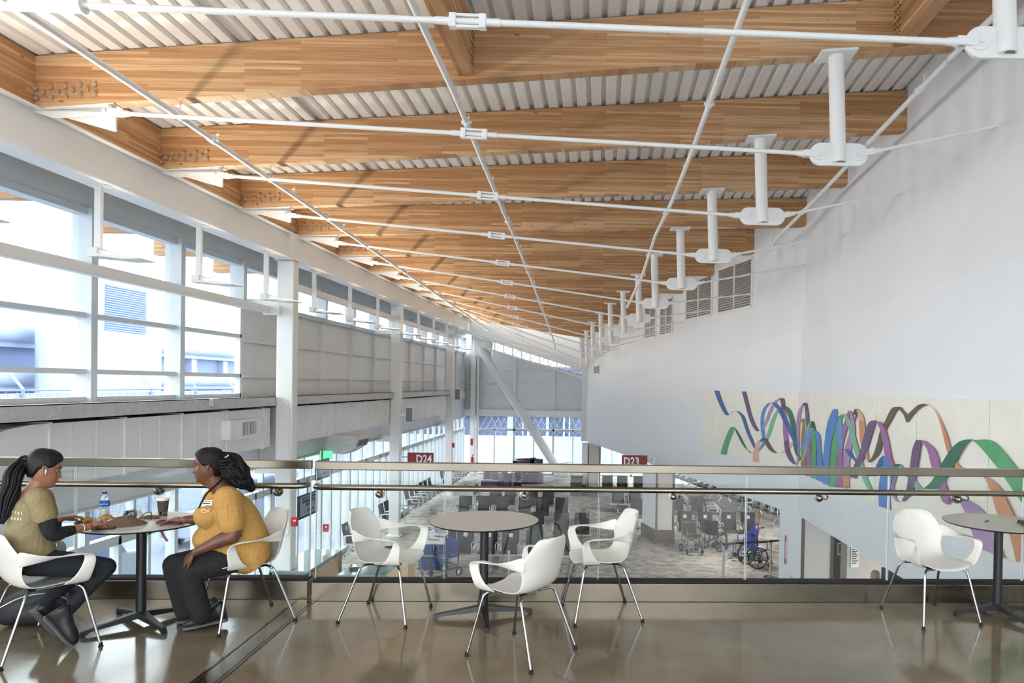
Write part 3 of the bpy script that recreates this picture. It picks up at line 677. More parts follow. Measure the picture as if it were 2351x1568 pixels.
CB = {'bl': (96, 138, 208), 'bd': (52, 84, 150), 'blx': (74, 124, 196), 'pl': (164, 130, 172), 'pd': (98, 74, 112), 'pm': (150, 96, 150), 'gl': (112, 174, 136), 'gd': (44, 98, 74), 'gm': (74, 154, 98), 'ol': (214, 166, 144), 'om': (200, 132, 92), 'br': (88, 76, 58), 'brl': (150, 112, 70)}
for k, c in CB.items(): MT['rb_'+k] = noisy('ribbon_paint_'+k, srgb(*[v+(255-v)*.14 for v in c]), srgb(*[v+(255-v)*.08 for v in c]), 3, .6)
lay = [0]
def rib(T, col, pts, nm='painted_ribbon'):
    """pts: (x, y, w) left edge and horizontal width in crop units, w may carry a vertical shift as 4th"""
    L0 = [Vector((p[0], p[1], 0)) for p in pts]; R0 = [Vector((p[0]+p[2], p[1]+(p[3] if len(p) > 3 else 0), 0)) for p in pts]
    a, b = catmull(L0, 6), catmull(R0, 6); lay[0] += 1; o = .032+.0006*lay[0]
    ra = [wall_pt(*T(p.x, p.y), o) for p in a]; rb = [wall_pt(*T(p.x, p.y), o) for p in b]
    mb = MB(); mb.grid([ra, rb]); return mb.build(nm, 'rb_'+col, t)
rib(A_, 'bl', [(435, 436, 3), (470, 400, 14), (500, 387, 30), (530, 390, 26)])
rib(A_, 'bd', [(255, 130, 64), (300, 255, 60), (345, 355, 55), (385, 420, 50), (400, 436, 40)])
rib(A_, 'bd', [(525, 388, 30), (575, 440, 45), (610, 530, 46), (645, 640, 45), (690, 740, 45), (738, 838, 26)])
rib(A_, 'gm', [(335, 900, 75, 14), (365, 790, 72), (405, 680, 70), (450, 590, 60), (480, 577, 40)])
rib(A_, 'gd', [(505, 600, 20), (545, 690, 35), (600, 790, 30), (650, 850, 12), (690, 885, 8)])
rib(A_, 'gl', [(660, 862, 20), (710, 892, 30), (780, 850, 42), (840, 770, 48), (895, 650, 50), (940, 500, 50), (990, 400, 40), (1050, 340, 30)])
rib(A_, 'blx', [(790, 845, 30), (835, 760, 40), (830, 680, 42), (815, 560, 44), (820, 440, 42), (850, 350, 42), (900, 295, 40)])
rib(A_, 'pl', [(790, 625, 4), (830, 590, 30), (870, 500, 44), (920, 370, 46), (980, 270, 44), (1020, 245, 30)])
rib(A_, 'pd', [(590, 146, 52), (630, 300, 50), (665, 430, 50), (700, 530, 52), (740, 600, 50), (770, 628, 25)])
rib(A_, 'ol', [(722, 990, 80, 16), (730, 880, 62), (760, 780, 50), (800, 735, 20)])
rib(A_, 'ol', [(1020, 895, 5), (1070, 880, 40), (1130, 820, 50), (1180, 760, 40)])
rib(A_, 'br', [(800, 755, 20), (830, 712, 55), (860, 745, 50), (900, 830, 60), (950, 875, 50), (1000, 892, 30)])
rib(A_, 'pd', [(1020, 245, 55), (1045, 235, 55), (1060, 300, 52), (1065, 380, 52)])
rib(A_, 'gd', [(1070, 330, 60), (1120, 380, 65), (1165, 500, 62), (1190, 620, 60), (1205, 780, 50), (1235, 900, 45), (1290, 975, 20)])
rib(A_, 'pm', [(1065, 375, 52), (1082, 500, 55), (1085, 620, 60), (1095, 740, 58)])
rib(A_, 'pd', [(1095, 740, 58), (1110, 860, 60), (1150, 960, 60), (1210, 1025, 35)])
rib(A_, 'bd', [(900, 290, 55), (950, 290, 55), (1010, 360, 58), (1070, 470, 60), (1130, 600, 60), (1190, 720, 52), (1240, 830, 30)])
rib(A_, 'pl', [(1245, 1040, 5), (1250, 960, 30), (1262, 800, 20), (1245, 640, 40), (1250, 480, 42), (1270, 380, 40), (1310, 310, 20)])
rib(A_, 'pd', [(1310, 315, 40), (1335, 290, 35), (1350, 400, 42), (1358, 520, 44), (1362, 580, 40)])
rib(A_, 'brl', [(1295, 520, 25), (1315, 475, 28), (1315, 560, 30), (1305, 660, 45), (1300, 780, 60), (1300, 1150, 56)])
rib(A_, 'pm', [(1362, 580, 40), (1365, 700, 55), (1362, 900, 55), (1360, 1165, 55)])
rib(A_, 'gl', [(1305, 985, 20), (1320, 900, 40), (1345, 780, 40), (1355, 640, 50), (1385, 550, 42), (1425, 505, 20)])
rib(A_, 'gd', [(1400, 590, 62), (1425, 510, 25), (1440, 560, 26), (1445, 640, 40)])
rib(A_, 'gm', [(1412, 650, 60), (1425, 800, 62), (1420, 1000, 65), (1415, 1190, 66, 10)])
rib(A_, 'bl', [(1265, 850, 40), (1310, 800, 55), (1350, 700, 55), (1390, 620, 60), (1430, 600, 40)])
rib(A_, 'blx', [(1455, 625, 30), (1480, 680, 50), (1490, 820, 52), (1492, 960, 64), (1485, 1100, 80), (1480, 1210, 160, 60)])
rib(A_, 'blx', [(1560, 1280, 82), (1565, 1000, 78), (1585, 740, 85), (1610, 560, 110), (1650, 430, 90), (1690, 360, 40)])
rib(A_, 'gm', [(1645, 1290, 80, 10), (1650, 1000, 78), (1670, 780, 78), (1705, 620, 50), (1745, 480, 50), (1780, 425, 30)])
rib(A_, 'pm', [(1725, 1300, 72), (1735, 1000, 66), (1745, 800, 60), (1795, 600, 60), (1850, 420, 30), (1875, 380, 18)])
rib(A_, 'om', [(1806, 1310, 76), (1800, 1140, 80), (1810, 980, 76)])
rib(A_, 'pl', [(1870, 1190, 30), (1815, 1120, 50), (1805, 980, 80), (1830, 820, 80), (1870, 680, 78), (1895, 520, 50), (1880, 380, 18)])
rib(A_, 'br', [(1910, 430, 30), (1950, 360, 25), (1960, 400, 22), (1940, 510, 10)])
rib(A_, 'ol', [(1965, 370, 20), (1990, 450, 60), (1998, 620, 68), (2005, 760, 62)])
rib(A_, 'gl', [(1790, 420, 30), (1830, 480, 50), (1880, 640, 60), (1930, 830, 60), (1985, 1010, 60), (2040, 1200, 60), (2110, 1330, 50)])
rib(A_, 'bl', [(1740, 440, 12), (1745, 560, 50), (1738, 700, 58), (1755, 790, 45), (1790, 850, 12)])
rib(A_, 'bd', [(1782, 852, 50), (1830, 850, 60), (1870, 920, 55), (1930, 970, 30), (1990, 1050, 12)])
rib(B_, 'om', [(85, 300, 50), (90, 400, 55), (105, 520, 48), (140, 610, 30), (160, 665, 10)])
rib(B_, 'br', [(170, 672, 20), (215, 600, 50), (250, 490, 50), (275, 390, 50), (320, 300, 55), (370, 200, 60), (415, 172, 40), (450, 200, 30), (490, 250, 35), (510, 310, 18)])
rib(B_, 'br', [(515, 252, 12, 55), (560, 205, 14, 40), (620, 155, 20, 25), (680, 146, 20, 10), (730, 165, 5)])
rib(B_, 'om', [(735, 165, 4), (780, 225, 10), (815, 320, 20), (845, 440, 38), (875, 560, 40), (930, 690, 50), (1000, 735, 60), (1060, 735, 40)])
rib(B_, 'pd', [(0, 800, 60, 20), (40, 700, 60), (90, 590, 60), (130, 430, 70), (170, 320, 62), (205, 295, 40)])
rib(B_, 'pm', [(240, 305, 40), (280, 390, 50), (305, 520, 56), (325, 640, 58), (375, 760, 50), (385, 900, 10)])
rib(B_, 'bd', [(120, 770, 20), (180, 795, 60), (225, 740, 60), (265, 650, 45), (300, 612, 14)])
rib(B_, 'blx', [(310, 612, 8), (300, 720, 80), (270, 830, 110), (262, 950, 98), (265, 1065, 100, 35)])
rib(B_, 'pl', [(372, 880, 20), (390, 980, 25), (425, 1025, 20), (470, 1020, 10)])
rib(B_, 'gd', [(385, 830, 4), (385, 720, 60), (410, 688, 45), (440, 700, 30)])
rib(B_, 'gl', [(440, 700, 25), (500, 780, 50), (560, 870, 60), (610, 915, 55)])
rib(B_, 'pd', [(470, 1020, 25), (510, 920, 65), (540, 740, 68), (565, 560, 70), (600, 470, 50)])
rib(B_, 'pm', [(645, 475, 30), (700, 560, 70), (735, 700, 80), (790, 880, 80), (830, 1010, 70), (875, 1050, 15)])
rib(B_, 'pd', [(885, 1045, 8), (925, 1000, 20), (965, 1005, 5)])
rib(B_, 'pl', [(970, 1000, 70), (1020, 1080, 150), (1070, 1200, 190), (1145, 1415, 240, 95), (1230, 1500, 200, 60)])
rib(B_, 'gd', [(665, 910, 130), (740, 840, 115), (820, 700, 120), (900, 570, 110), (980, 490, 90), (1060, 466, 50), (1110, 475, 4)])
rib(B_, 'gm', [(1105, 470, 40), (1190, 550, 110, -60), (1330, 720, 170), (1470, 920, 180), (1600, 1100, 200)])
rib(B_, 'om', [(1190, 775, 5), (1260, 900, 95), (1330, 1130, 140), (1440, 1330, 160), (1500, 1568, 220)])
# ---- ventilation grilles in the wall
def vent(lab, ya, yb, z0, z1):
    t = thing('wall_grille', lab, 'grille', (0, 0, 0)); xa, xb = wall_x(ya), wall_x(yb)
    a, b = Vector((xa, ya, 0)), Vector((xb, yb, 0)); u = (b-a).normalized(); L_ = (b-a).length
    nn = Vector((-u.y, u.x, 0)); 
    if nn.x > 0: nn = -nn
    c = (a+b)/2; up = Vector((0, 0, 1)); zc = (z0+z1)/2; hz = (z1-z0)/2
    f = MB()
    for s in (-1, 0, 1): f.obox(c+u*s*L_/2+up*zc, u, nn, up, .03, .03, hz)
    for s in (-1, 1): f.obox(c+up*(zc+s*hz), u, nn, up, L_/2, .03, .03)
    f.build('frame', 'white', t)
    k = int(hz*2/.06); m_ = MB()
    m_.obox(c+up*zc+nn*.004, u, nn, up, L_/2, .004, hz); m_.build('backing', 'grille', t)
    m_ = MB()
    for q in range(k): m_.obox(c+up*(z0+(q+.5)*(z1-z0)/k)+nn*.018, u, nn, up, L_/2, .003, .012)
    m_.build('louvres', 'alu', t)
vent('large dark grille high on the white wall, nearest of the row', 19.03, 17.12, 3.78, 4.95)
vent('large dark grille high on the white wall, second of the row', 21.28, 19.45, 3.8, 4.9)
vent('pale grille high on the white wall, wider of the far pair', 23.53, 22.41, 3.49, 4.63)
vent('pale grille high on the white wall, narrower of the far pair', 25.11, 23.96, 3.48, 4.58)
vent('small square grille near the far end of the white wall', 32.19, 31.19, 2.34, 2.70)
# ================================================================ furniture on the upper floor
def make_chair():
    t = thing('armchair', '', 'chair', (0, 0, 0), 0, 'white shell armchairs')
    st = [(.238, .432, .165, 0), (.215, .449, .203, 0), (.12, .450, .226, 0), (0, .443, .232, .1), (-.10, .445, .228, .3), (-.17, .468, .222, .6), (-.213, .53, .218, .9),
          (-.232, .60, .224, 1.1), (-.247, .66, .250, 1.5), (-.262, .715, .228, 1.25), (-.277, .765, .198, 1), (-.289, .808, .170, 1), (-.295, .832, .128, 1)]
    rows = []
    for y, z, hw, k in st:
        row = []
        for j in range(9):
            s = -1+j/4; e = abs(s)**2.6
            row.append((s*hw, y+e*.062*k, z+e*.030*(1-k)+(-e*.006 if z > .8 else 0)))
        rows.append(row)
    mb = MB(); mb.grid(rows)
    sec = [((.222, -.188, .668), (0, 0, .055)), ((.244, -.158, .668), (.006, .002, .047)), ((.262, -.105, .661), (.014, 0, .032)), ((.276, -.02, .656), (.022, 0, .012)),
           ((.284, .07, .663), (.027, 0, .0)), ((.287, .145, .664), (.027, .006, -.002)), ((.286, .190, .648), (.020, .024, .006)), ((.281, .190, .600), (.006, .038, .002)), ((.270, .168, .53), (.003, .044, 0)),
           ((.248, .142, .478), (.002, .062, 0)), ((.212, .12, .452), (0, .088, 0))]
    for s in (-1, 1):
        r = []
        for k in (-1, 0, 1):
            r.append([Vector((s*(c[0]+k*h[0]), c[1]+k*h[1], c[2]+k*h[2])) for c, h in sec])
        mb.grid(r)
    mb.build('shell', 'shell', t, smooth='all', auto=180, solid=.010, sub=2)
    for s in (-1, 1):
        for f, (fy, ty) in enumerate(((.262, .165), (-.275, -.125))):
            foot = Vector((s*.258, fy, .012)); topv = Vector((s*.195, ty+(.02 if f == 0 else -.02), .385))
            p = [foot, foot.lerp(topv, .5), topv, Vector((s*.178, ty+(.005 if f == 0 else -.005), .418)), Vector((s*.155, ty-(.01 if f == 0 else -.01), .428)), Vector((s*.06, ty-(.03 if f == 0 else -.03), .428))]
            mb = MB(); mb.tube(catmull(p, 4), .0095, 12); l = mb.build('leg', 'chrome', t, smooth=True)
            mb = MB(); mb.lathe([(.001, 0), (.016, 0), (.016, .006), (.0115, .010), (.0115, .028), (.001, .028)], c=(foot.x, foot.y, 0), n=16); mb.build('foot_cap', 'rubber', l, smooth=True)
        mb = MB(); mb.tube([(s*.10, .14, .428), (s*.10, -.11, .428)], .008, 10)
        mb.build('side_bar', 'chrome', t, smooth=True)
        mb = MB(); mb.box(s*.10-.016, s*.10+.016, .09, .13, .42, .443); mb.box(s*.10-.016, s*.10+.016, -.10, -.06, .42, .443); mb.build('mounting_block', 'rubber', t, bevel=.004)
    return t
ch0 = make_chair()
CH = [(-1.657, 5.60, -7.5, 'white armchair with chrome legs left of the empty middle table'),
      (.024, 5.72, 193.6, 'white armchair with chrome legs right of the empty middle table, against the guardrail'),
      (-.518, 4.875, 149, 'white armchair seen from behind in front of the empty middle table'),
      (2.70, 5.78, -77, 'white armchair at the right, beside the table with the laptop'),
      (-3.75, 4.80, 53, 'white armchair under the person with the long ponytail'),
      (-2.68, 5.425, 223.7, 'white armchair under the person facing left')]
for i, (x, y, a, lab) in enumerate(CH):
    o = ch0 if i == 0 else dup(ch0); o.location = (x, y, 0); o.rotation_euler.z = math.radians(a-90); o['label'] = lab
def make_table():
    t = thing('cafe_table', '', 'table', (0, 0, 0), 0, 'round cafe tables')
    R = .425
    mb = MB(); mb.lathe([(.001, .748), (R-.012, .748), (R, .757), (R, .761), (.001, .761)], n=72); mb.build('table_edge', 'black', t, smooth=True)
    mb = MB(); mb.lathe([(.001, .7612), (R-.003, .7612), (R-.005, .7625), (.001, .7625)], n=72); mb.build('tabletop', 'top', t)
    mb = MB(); mb.lathe([(.001, .06), (.034, .06), (.034, .74), (.001, .74)], n=28); mb.lathe([(.001, .735), (.12, .735), (.12, .748), (.001, .748)], n=28); mb.build('post', 'black', t, smooth=True)
    for k in range(4):
        a = k*PI/2; c, s = math.cos(a), math.sin(a); T = lambda r, w, z: (c*r-s*w, s*r+c*w, z)
        mb = MB()
        pr = [(.0, .042, .095, .052), (.06, .036, .088, .045), (.2, .028, .066, .034), (.33, .022, .048, .026), (.372, .02, .042, .0), (.385, .018, .036, 0)]
        rows = [[T(r, -w, zb), T(r, -w*.8, zt), T(r, w*.8, zt), T(r, w, zb)] for r, w, zt, zb in pr]
        mb.grid(rows, True); n = len(mb.v); mb.add([Vector(p) for p in rows[-1]], [(0, 1, 2, 3)])
        mb.build('base_arm', 'black', t, bevel=.003)
    return t
tb0 = make_table()
for i, (x, y, a, lab) in enumerate([(-.90, 5.615, 14, 'round taupe table on a black four-arm base, empty, in the middle'), (-3.42, 5.33, 55, 'round table between the two seated people, covered with food and belongings'), (3.30, 5.88, 10, 'round table with a laptop and pen, cut by the right edge')]):
    o = tb0 if i == 0 else dup(tb0); o.location = (x, y, 0); o.rotation_euler.z = math.radians(a); o['label'] = lab
TZ = .7627
# ---- laptop and pen
t = thing('laptop', 'closed black laptop lying at the right edge of the table', 'laptop', (*tuple(at(2400, 1206, Z=TZ+.01))[:2], TZ), math.radians(-14))
mb = MB(); mb.box(-.17, .17, -.12, .12, .002, .016); mb.build('base', 'black_s', t, bevel=.004)
mb = MB(); mb.box(-.17, .17, -.12, .12, .0175, .025); mb.build('lid', 'black', t, bevel=.003)
mb = MB()
for k in range(5): mb.box(-.1705, -.168, -.08+k*.03, -.065+k*.03, .006, .011)
for k in range(6): mb.box(-.14+k*.03, -.125+k*.03, -.1205, -.118, .006, .011)
mb.build('port', 'alu', t)
p = at(2266, 1197, Z=TZ)
t = thing('pen', 'black pen lying on the table beside the laptop', 'pen', (p.x, p.y, TZ), math.radians(48))
mb = MB(); mb.tube([(-.05, 0, .006), (.04, 0, .006), (.052, 0, .006)], [.005, .005, .002], 8); mb.build('barrel', 'black', t, smooth=True)
mb = MB(); mb.box(.0, .035, -.002, .002, .010, .013); mb.build('clip', 'alu', t)
# ---- coffee cup
MT['cup'] = noisy('brown_paper_cup', srgb(74, 62, 54), srgb(84, 72, 62), 60, .6); MT['cuplid'] = principled('white_cup_lid', srgb(232, 230, 226), .35)
p = at(374, 1184, Z=TZ)
t = thing('paper_cup', 'brown takeaway coffee cup with white lid on the busy table', 'cup', (p.x, p.y, TZ))
mb = MB(); mb.lathe([(.001, 0), (.029, 0), (.0425, .125), (.001, .125)], n=32); mb.build('cup', 'cup', t, smooth=True)
mb = MB(); mb.lathe([(.001, .123), (.045, .122), (.046, .130), (.043, .133), (.042, .142), (.039, .143), (.037, .138), (.001, .138)], n=32); mb.build('lid', 'cuplid', t, smooth=True)
mb = MB(); mb.lathe([(.0311, .015), (.0335, .035), (.0337, .035), (.0313, .015)], n=32); mb.build('printed_band', 'steel_s', t)
# ---- water bottle
m = bpy.data.materials.new('clear_plastic'); m.use_nodes = True; b = m.node_tree.nodes['Principled BSDF']; b.inputs['Transmission Weight'].default_value = .96; b.inputs['Roughness'].default_value = .06; b.inputs['IOR'].default_value = 1.2; b.inputs['Base Color'].default_value = (.95, .98, 1, 1); MT['pet'] = m
p = at(240, 1197, Z=TZ)
t = thing('water_bottle', 'clear plastic water bottle with blue label and cap', 'bottle', (p.x, p.y, TZ))
mb = MB(); pr = [(.001, 0), (.028, 0), (.031, .012)]
for k in range(6): pr += [(.029, .02+k*.014), (.032, .027+k*.014)]
pr += [(.0335, .112), (.0335, .155), (.031, .17), (.022, .19), (.013, .203), (.013, .212), (.001, .212)]
mb.lathe(pr, n=28); mb.build('bottle', 'pet', t, smooth=True)
mb = MB(); mb.lathe([(.001, .205), (.0155, .205), (.0155, .222), (.001, .222)], n=20); mb.build('cap', 'blue', t, smooth=True)
MT['lblue'] = principled('bottle_label', srgb(28, 92, 186), .35)
mb = MB(); mb.lathe([(.034, .115), (.0345, .117), (.0345, .15), (.034, .152), (.0336, .152), (.0336, .115)], n=28); lb = mb.build('label', 'lblue', t, smooth=True)
ta = math.atan2(-p.y, -p.x)
for k, ch in enumerate('AQUAFINA'):
    a = ta+(k-5.0)*.26; text('label_letter', ch, .0155, 'signw', lb, (.0347*math.cos(a), .0347*math.sin(a), .131), (PI/2, 0, a+PI/2), .0002)
# ---- foil wrappers with food, paper bags
MT['foil'] = noisy('crumpled_foil', srgb(200, 190, 170), srgb(150, 140, 120), 40, .25, .7, bump=.6); MT['bread'] = noisy('food', srgb(196, 150, 84), srgb(150, 104, 56), 30, .7)
MT['kraft'] = noisy('brown_paper', srgb(112, 88, 70), srgb(98, 76, 60), 12, .75); MT['clearw'] = glass_mat('clear_wrap', (.85, .85, .85, 1), .12, .1)
def crumple(c, r, seed, n=22, flat=.5):
    rd = random.Random(seed); mb = MB(); rows = []
    ph = [rd.uniform(0, 6.28) for _ in range(8)]
    for i in range(n//2+1):
        a = PI*i/(n//2); row = []
        for j in range(n):
            b2 = 2*PI*j/n; k = 1+.16*math.sin(3*b2+ph[0]+2*a)+.12*math.sin(7*b2+ph[1]-3*a)+rd.uniform(-.13, .13)
            z = max(math.cos(a)*r[2]*k*(1 if math.cos(a) > 0 else .0), 0)
            row.append((c[0]+math.sin(a)*math.cos(b2)*r[0]*k, c[1]+math.sin(a)*math.sin(b2)*r[1]*k, c[2]+z))
        rows.append(row)
    return mb.grid(rows, True)
p = at(185, 1206, Z=TZ); p2 = at(228, 1203, Z=TZ)
t = thing('foil_wrapper', 'opened crumpled foil wrapper with food, nearer the ponytailed person', 'food wrapper', (p.x+.03, p.y+.05, TZ))
crumple((0, 0, 0), (.10, .07, .035), 3).build('foil', 'foil', t); crumple((0, -.01, .02), (.06, .035, .028), 5, 14).build('food', 'bread', t)
t = thing('foil_wrapper', 'second foil wrapper with bread beside the water bottle', 'food wrapper', (p2.x+.015, p2.y+.03, TZ))
crumple((0, 0, 0), (.085, .06, .045), 8).build('foil', 'foil', t); crumple((.02, .0, .03), (.045, .035, .035), 9, 14).build('bread', 'bread', t)
p = at(288, 1207, Z=TZ)
t = thing('paper_bag', 'folded brown paper bag lying open on the busy table', 'bag', (p.x, p.y, TZ), .2)
mb = MB(); mb.add([(-.17, -.05, .003), (-.06, -.085, .002), (.08, -.07, .004), (.14, -.02, .006), (.13, .05, .012), (0, .05, .07), (-.06, .01, .062), (-.1, 0, .02), (.02, -.02, .05), (.09, 0, .035)],
              [(0, 1, 6, 7), (1, 8, 6), (1, 2, 8), (2, 9, 8), (2, 3, 9), (3, 4, 9), (4, 5, 8, 9), (5, 6, 8)]); mb.build('bag', 'kraft', t, solid=.002)
mb = MB(); mb.tube(catmull([(.06, .05, .03), (.1, .07, .075), (.14, .07, .08), (.15, .05, .03)], 5), .004, 6); mb.build('handle', 'black', t, smooth=True)
p = at(305, 1186, Z=TZ)
t = thing('snack_packet', 'opened clear and black snack packet behind the brown bag', 'packet', (p.x, p.y, TZ), .1)
crumple((0, 0, 0), (.07, .045, .05), 12, 16).build('clear_film', 'clearw', t); crumple((-.02, 0, 0), (.05, .03, .04), 14, 12).build('black_print', 'black_s', t)
p = at(345, 1190, Z=TZ)
t = thing('napkin_bundle', 'crumpled dark wrapper beside the coffee cup', 'wrapper', (p.x, p.y, TZ)); crumple((0, 0, 0), (.07, .04, .02), 22, 16).build('wrapper', 'kraft', t)
# ---- red wallet with strap under the hand, glasses, phone
MT['wallet'] = noisy('burgundy_leather', srgb(110, 34, 40), srgb(86, 24, 30), 60, .4, bump=.4)
p = at(392, 1201, Z=TZ)
t = thing('wallet', 'burgundy embossed wallet under the hand of the person facing left', 'wallet', (p.x+.0, p.y+.0, TZ), math.radians(8))
mb = MB(); mb.box(-.085, .085, -.045, .045, 0, .019)
mb.build('body', 'wallet', t, bevel=.006)
mb = MB()
for k in range(9): mb.box(-.08+k*.0185, -.067+k*.0185, -.04, .04, .0185, .021)
mb.build('embossing', 'wallet', t, bevel=.001)
mb = MB(); pts = catmull([(-.02, -.04, .012), (-.02, -.10, .008), (-.015, -.13, -.01), (.01, -.14, -.06), (.04, -.142, -.105)], 5)
mb.tube(pts, [(.008, .002)]*len(pts), 6); mb.build('wrist_strap', 'wallet', t, smooth=True)
p = at(413, 1180, Z=TZ)
t = thing('eyeglasses', 'thin metal eyeglasses on the table behind the hand', 'glasses', (p.x, p.y, TZ), .0)
for s in (-1, 1):
    mb = MB(); mb.tube([(s*.034+.025*math.cos(a), 0, .022+.018*math.sin(a)) for a in [2*PI*k/16 for k in range(17)]], .0014, 6); mb.tube([(s*.06, 0, .03), (s*.062, .11, .026), (s*.06, .13, .014)], .0014, 6); mb.build('rim', 'alu', t)
mb = MB(); mb.tube([(-.01, 0, .028), (.01, 0, .028)], .0014, 6); mb.build('bridge', 'alu', t)
p = at(222, 1213, Z=TZ)
mb = MB(); mb.box(-.07, .07, -.035, .035, 0, .009); o = mb.build('phone', 'black_s', bevel=.004); o.location = (p.x+.06, p.y-.01, TZ); o.rotation_euler.z = .25; tag(o, 'dark phone lying flat at the near edge of the busy table', 'phone')
# ---- backpack
MT['nylon'] = noisy('black_nylon', srgb(26, 27, 30), srgb(36, 37, 40), 40, .6)
p = at(62, 1440, Z=0)
t = thing('backpack', 'black backpack lying on the floor beneath the ponytailed person', 'bag', (p.x-.02, p.y+.12, 0), .45)
mb = MB()
rows = []
for i in range(13):
    a = i/12; x = -.26+.52*a; k = (max(1-(2*a-1)**4, 0))**.5
    row = []
    for j in range(16):
        b2 = 2*PI*j/16; cy, cz = math.cos(b2), math.sin(b2)
        sgn = lambda v: (abs(v)**.6)*(1 if v > 0 else -1)
        h = .25*(.7+.3*math.sin(a*2.6))
        row.append((x, sgn(cy)*.15*k+.01*math.sin(9*a+j), max(.0, .14*(.75+.35*a)+sgn(cz)*.14*(.75+.35*a)*k)))
    rows.append(row)
mb.grid(rows, True); mb.build('body', 'nylon', t, smooth='all', auto=60, sub=1)
mb = MB(); mb.ell((.03, -.13, .10), (.16, .06, .09), 14); mb.build('front_pocket', 'nylon', t, smooth=True)
mb = MB(); mb.tube(catmull([(-.2, -.15, .16), (-.05, -.165, .235), (.12, -.16, .24), (.23, -.1, .15)], 6), .005, 6); mb.build('zip', 'alu', t, smooth=True)
mb = MB(); mb.tube(catmull([(-.24, -.05, .2), (-.34, -.12, .17), (-.42, -.16, .12)], 5), [(.014, .004)]*11, 6); mb.build('strap', 'nylon', t, smooth=True)
mb = MB(); mb.tube([(.08, -.19, .14), (.06, -.2, .07), (.05, -.2, .03)], .006, 6); mb.build('cord_pull', 'cream', t, smooth=True)
# ================================================================ lower concourse
def sling():
    prof = catmull([(-.25, .395), (-.235, .42), (-.1, .425), (.08, .41), (.18, .42), (.225, .48), (.27, .68), (.31, .9), (.315, .95)] and [(0, a, b) for a, b in [(-.25, .395), (-.235, .42), (-.1, .425), (.08, .41), (.18, .42), (.225, .48), (.27, .68), (.31, .9), (.315, .95)]], 3)
    mb = MB(); mb.grid([[(x, p.y, p.z) for x in (-.23, 0, .23)] for p in prof]); return mb
_s = sling().build('seat', 'mesh', solid=.02, smooth=True); _s2 = sling().build('seat', 'meshw', solid=.02, smooth=True)
mb = MB()
mb.tube(catmull([(0, -.2, .39), (0, -.235, .5), (0, -.23, .62), (0, -.16, .655), (0, .1, .645), (0, .24, .62)], 4), [(.012, .02)]*21, 8); mb.box(-.012, .012, -.1, .2, .37, .43); mb.box(-.014, .014, .18, .24, .37, .63)
_a = mb.build('armrest', 'alu', smooth=True)
mb = MB(); mb.prism([(-.035, -.23, .40), (.035, -.23, .40), (.035, -.05, .47), (-.035, -.05, .47)], (0, 0, .12)); mb.m = 1
for k in range(3): mb.box(-.018, .018, -.237, -.225, .42+k*.032, .44+k*.032)
mb.m = 0; _pw = mb.build('power_unit', ['alu', 'black_s'])
mb = MB(); mb.box(-.052, .052, -.001, .001, -.052, .052); _bd = mb.build('access_badge', 'signw')
mb = MB()   # wheelchair user symbol
mb.obox((.0, 0, .034), (1, 0, 0), (0, 1, 0), (0, 0, 1), .007, .001, .007); mb.obox((-.0, 0, .01), (.1, 0, 1), (0, 1, 0), (1, 0, -.1), .018, .001, .004)
mb.obox((.01, 0, -.008), (1, 0, 0), (0, 1, 0), (0, 0, 1), .012, .001, .004); mb.obox((.022, 0, -.02), (.4, 0, -1), (0, 1, 0), (1, 0, .4), .013, .001, .004)
mb.tube([(-.004+.019*math.cos(a), 0, -.014+.019*math.sin(a)) for a in [PI*.75+k*PI*1.15/10 for k in range(11)]], .003, 4)
_sy = mb.build('symbol', 'ink')
protos = (_s, _s2, _a, _pw, _bd, _sy)
def put(proto, parent, loc, rot=(0, 0, 0)):
    o = proto.copy(); COL.objects.link(o); o.parent = parent; o.location = loc; o.rotation_euler = rot; return o
def bench(lab, grp, x, y, rz, offs, badges=(), brown=False, power=()):
    """a run of seats on one beam; local front is -y"""
    t = thing('beam_seating', lab, 'seating', (x, y, ZL), rz, grp)
    for i, o in enumerate(offs):
        put(_s2 if brown else _s, t, (o, 0, 0))
        for s in (-1, 1): put(_a, t, (o+s*.255, 0, 0))
        if i in badges:
            b = put(_bd, t, (o, .262, .80), (-.18, 0, 0)); put(_sy, b, (0, -.0015, 0))
        if i in power: put(_pw, t, (o+.305, 0, 0))
    a, b = min(offs)-.3, max(offs)+.3
    mb = MB(); mb.box(a, b, -.03, .03, .30, .36); mb.build('beam', 'alu', t)
    for e in (a+.3, b-.3):
        for s in (-1, 1):
            mb = MB(); mb.tube([(e, 0, .33), (e, s*.12, .3), (e, s*.30, .03)], [.022, .02, .014], 8); l = mb.build('leg', 'alu', t, smooth=True)
            mb = MB(); mb.lathe([(.001, 0), (.03, 0), (.02, .03), (.001, .03)], c=(e, s*.31, 0), n=10); mb.build('foot', 'rubber', l)
    return t
X_ = lambda px, Y: (px-1380)*Y/1640
def frow(lab, ytop, pxs, **k):
    xs = [X_(p, ytop) for p in pxs]; x0 = sum(xs)/len(xs)
    bench(lab, k.pop('grp', 'seating facing the camera'), x0, ytop-.31, 0, [x-x0 for x in xs], **k)
frow('front row of dark seats with access badges, seen under the middle table', 19.5, [1033, 1074, 1128, 1178, 1233, 1295], badges=(1, 2, 3), power=(1, 3))
frow('second row of dark seats, right part showing beside the middle table', 22.2, [1180, 1237, 1294, 1341], power=(2,))
frow('third row of dark seats just above the tabletop of the middle table', 25.2, [1073, 1117, 1159, 1210, 1251, 1294], power=(0, 1, 3, 4))
frow('fourth row of dark seats just under the handrail', 27.3, [1142, 1176, 1225, 1263], power=(0, 2))
frow('row of three dark seats at the back, framed by the two far boxed columns', 31.5, [1398, 1432, 1470], power=(0,))
frow('pair of dark seats left of the nearer boxed column', 28, [1422, 1461], power=(0,))
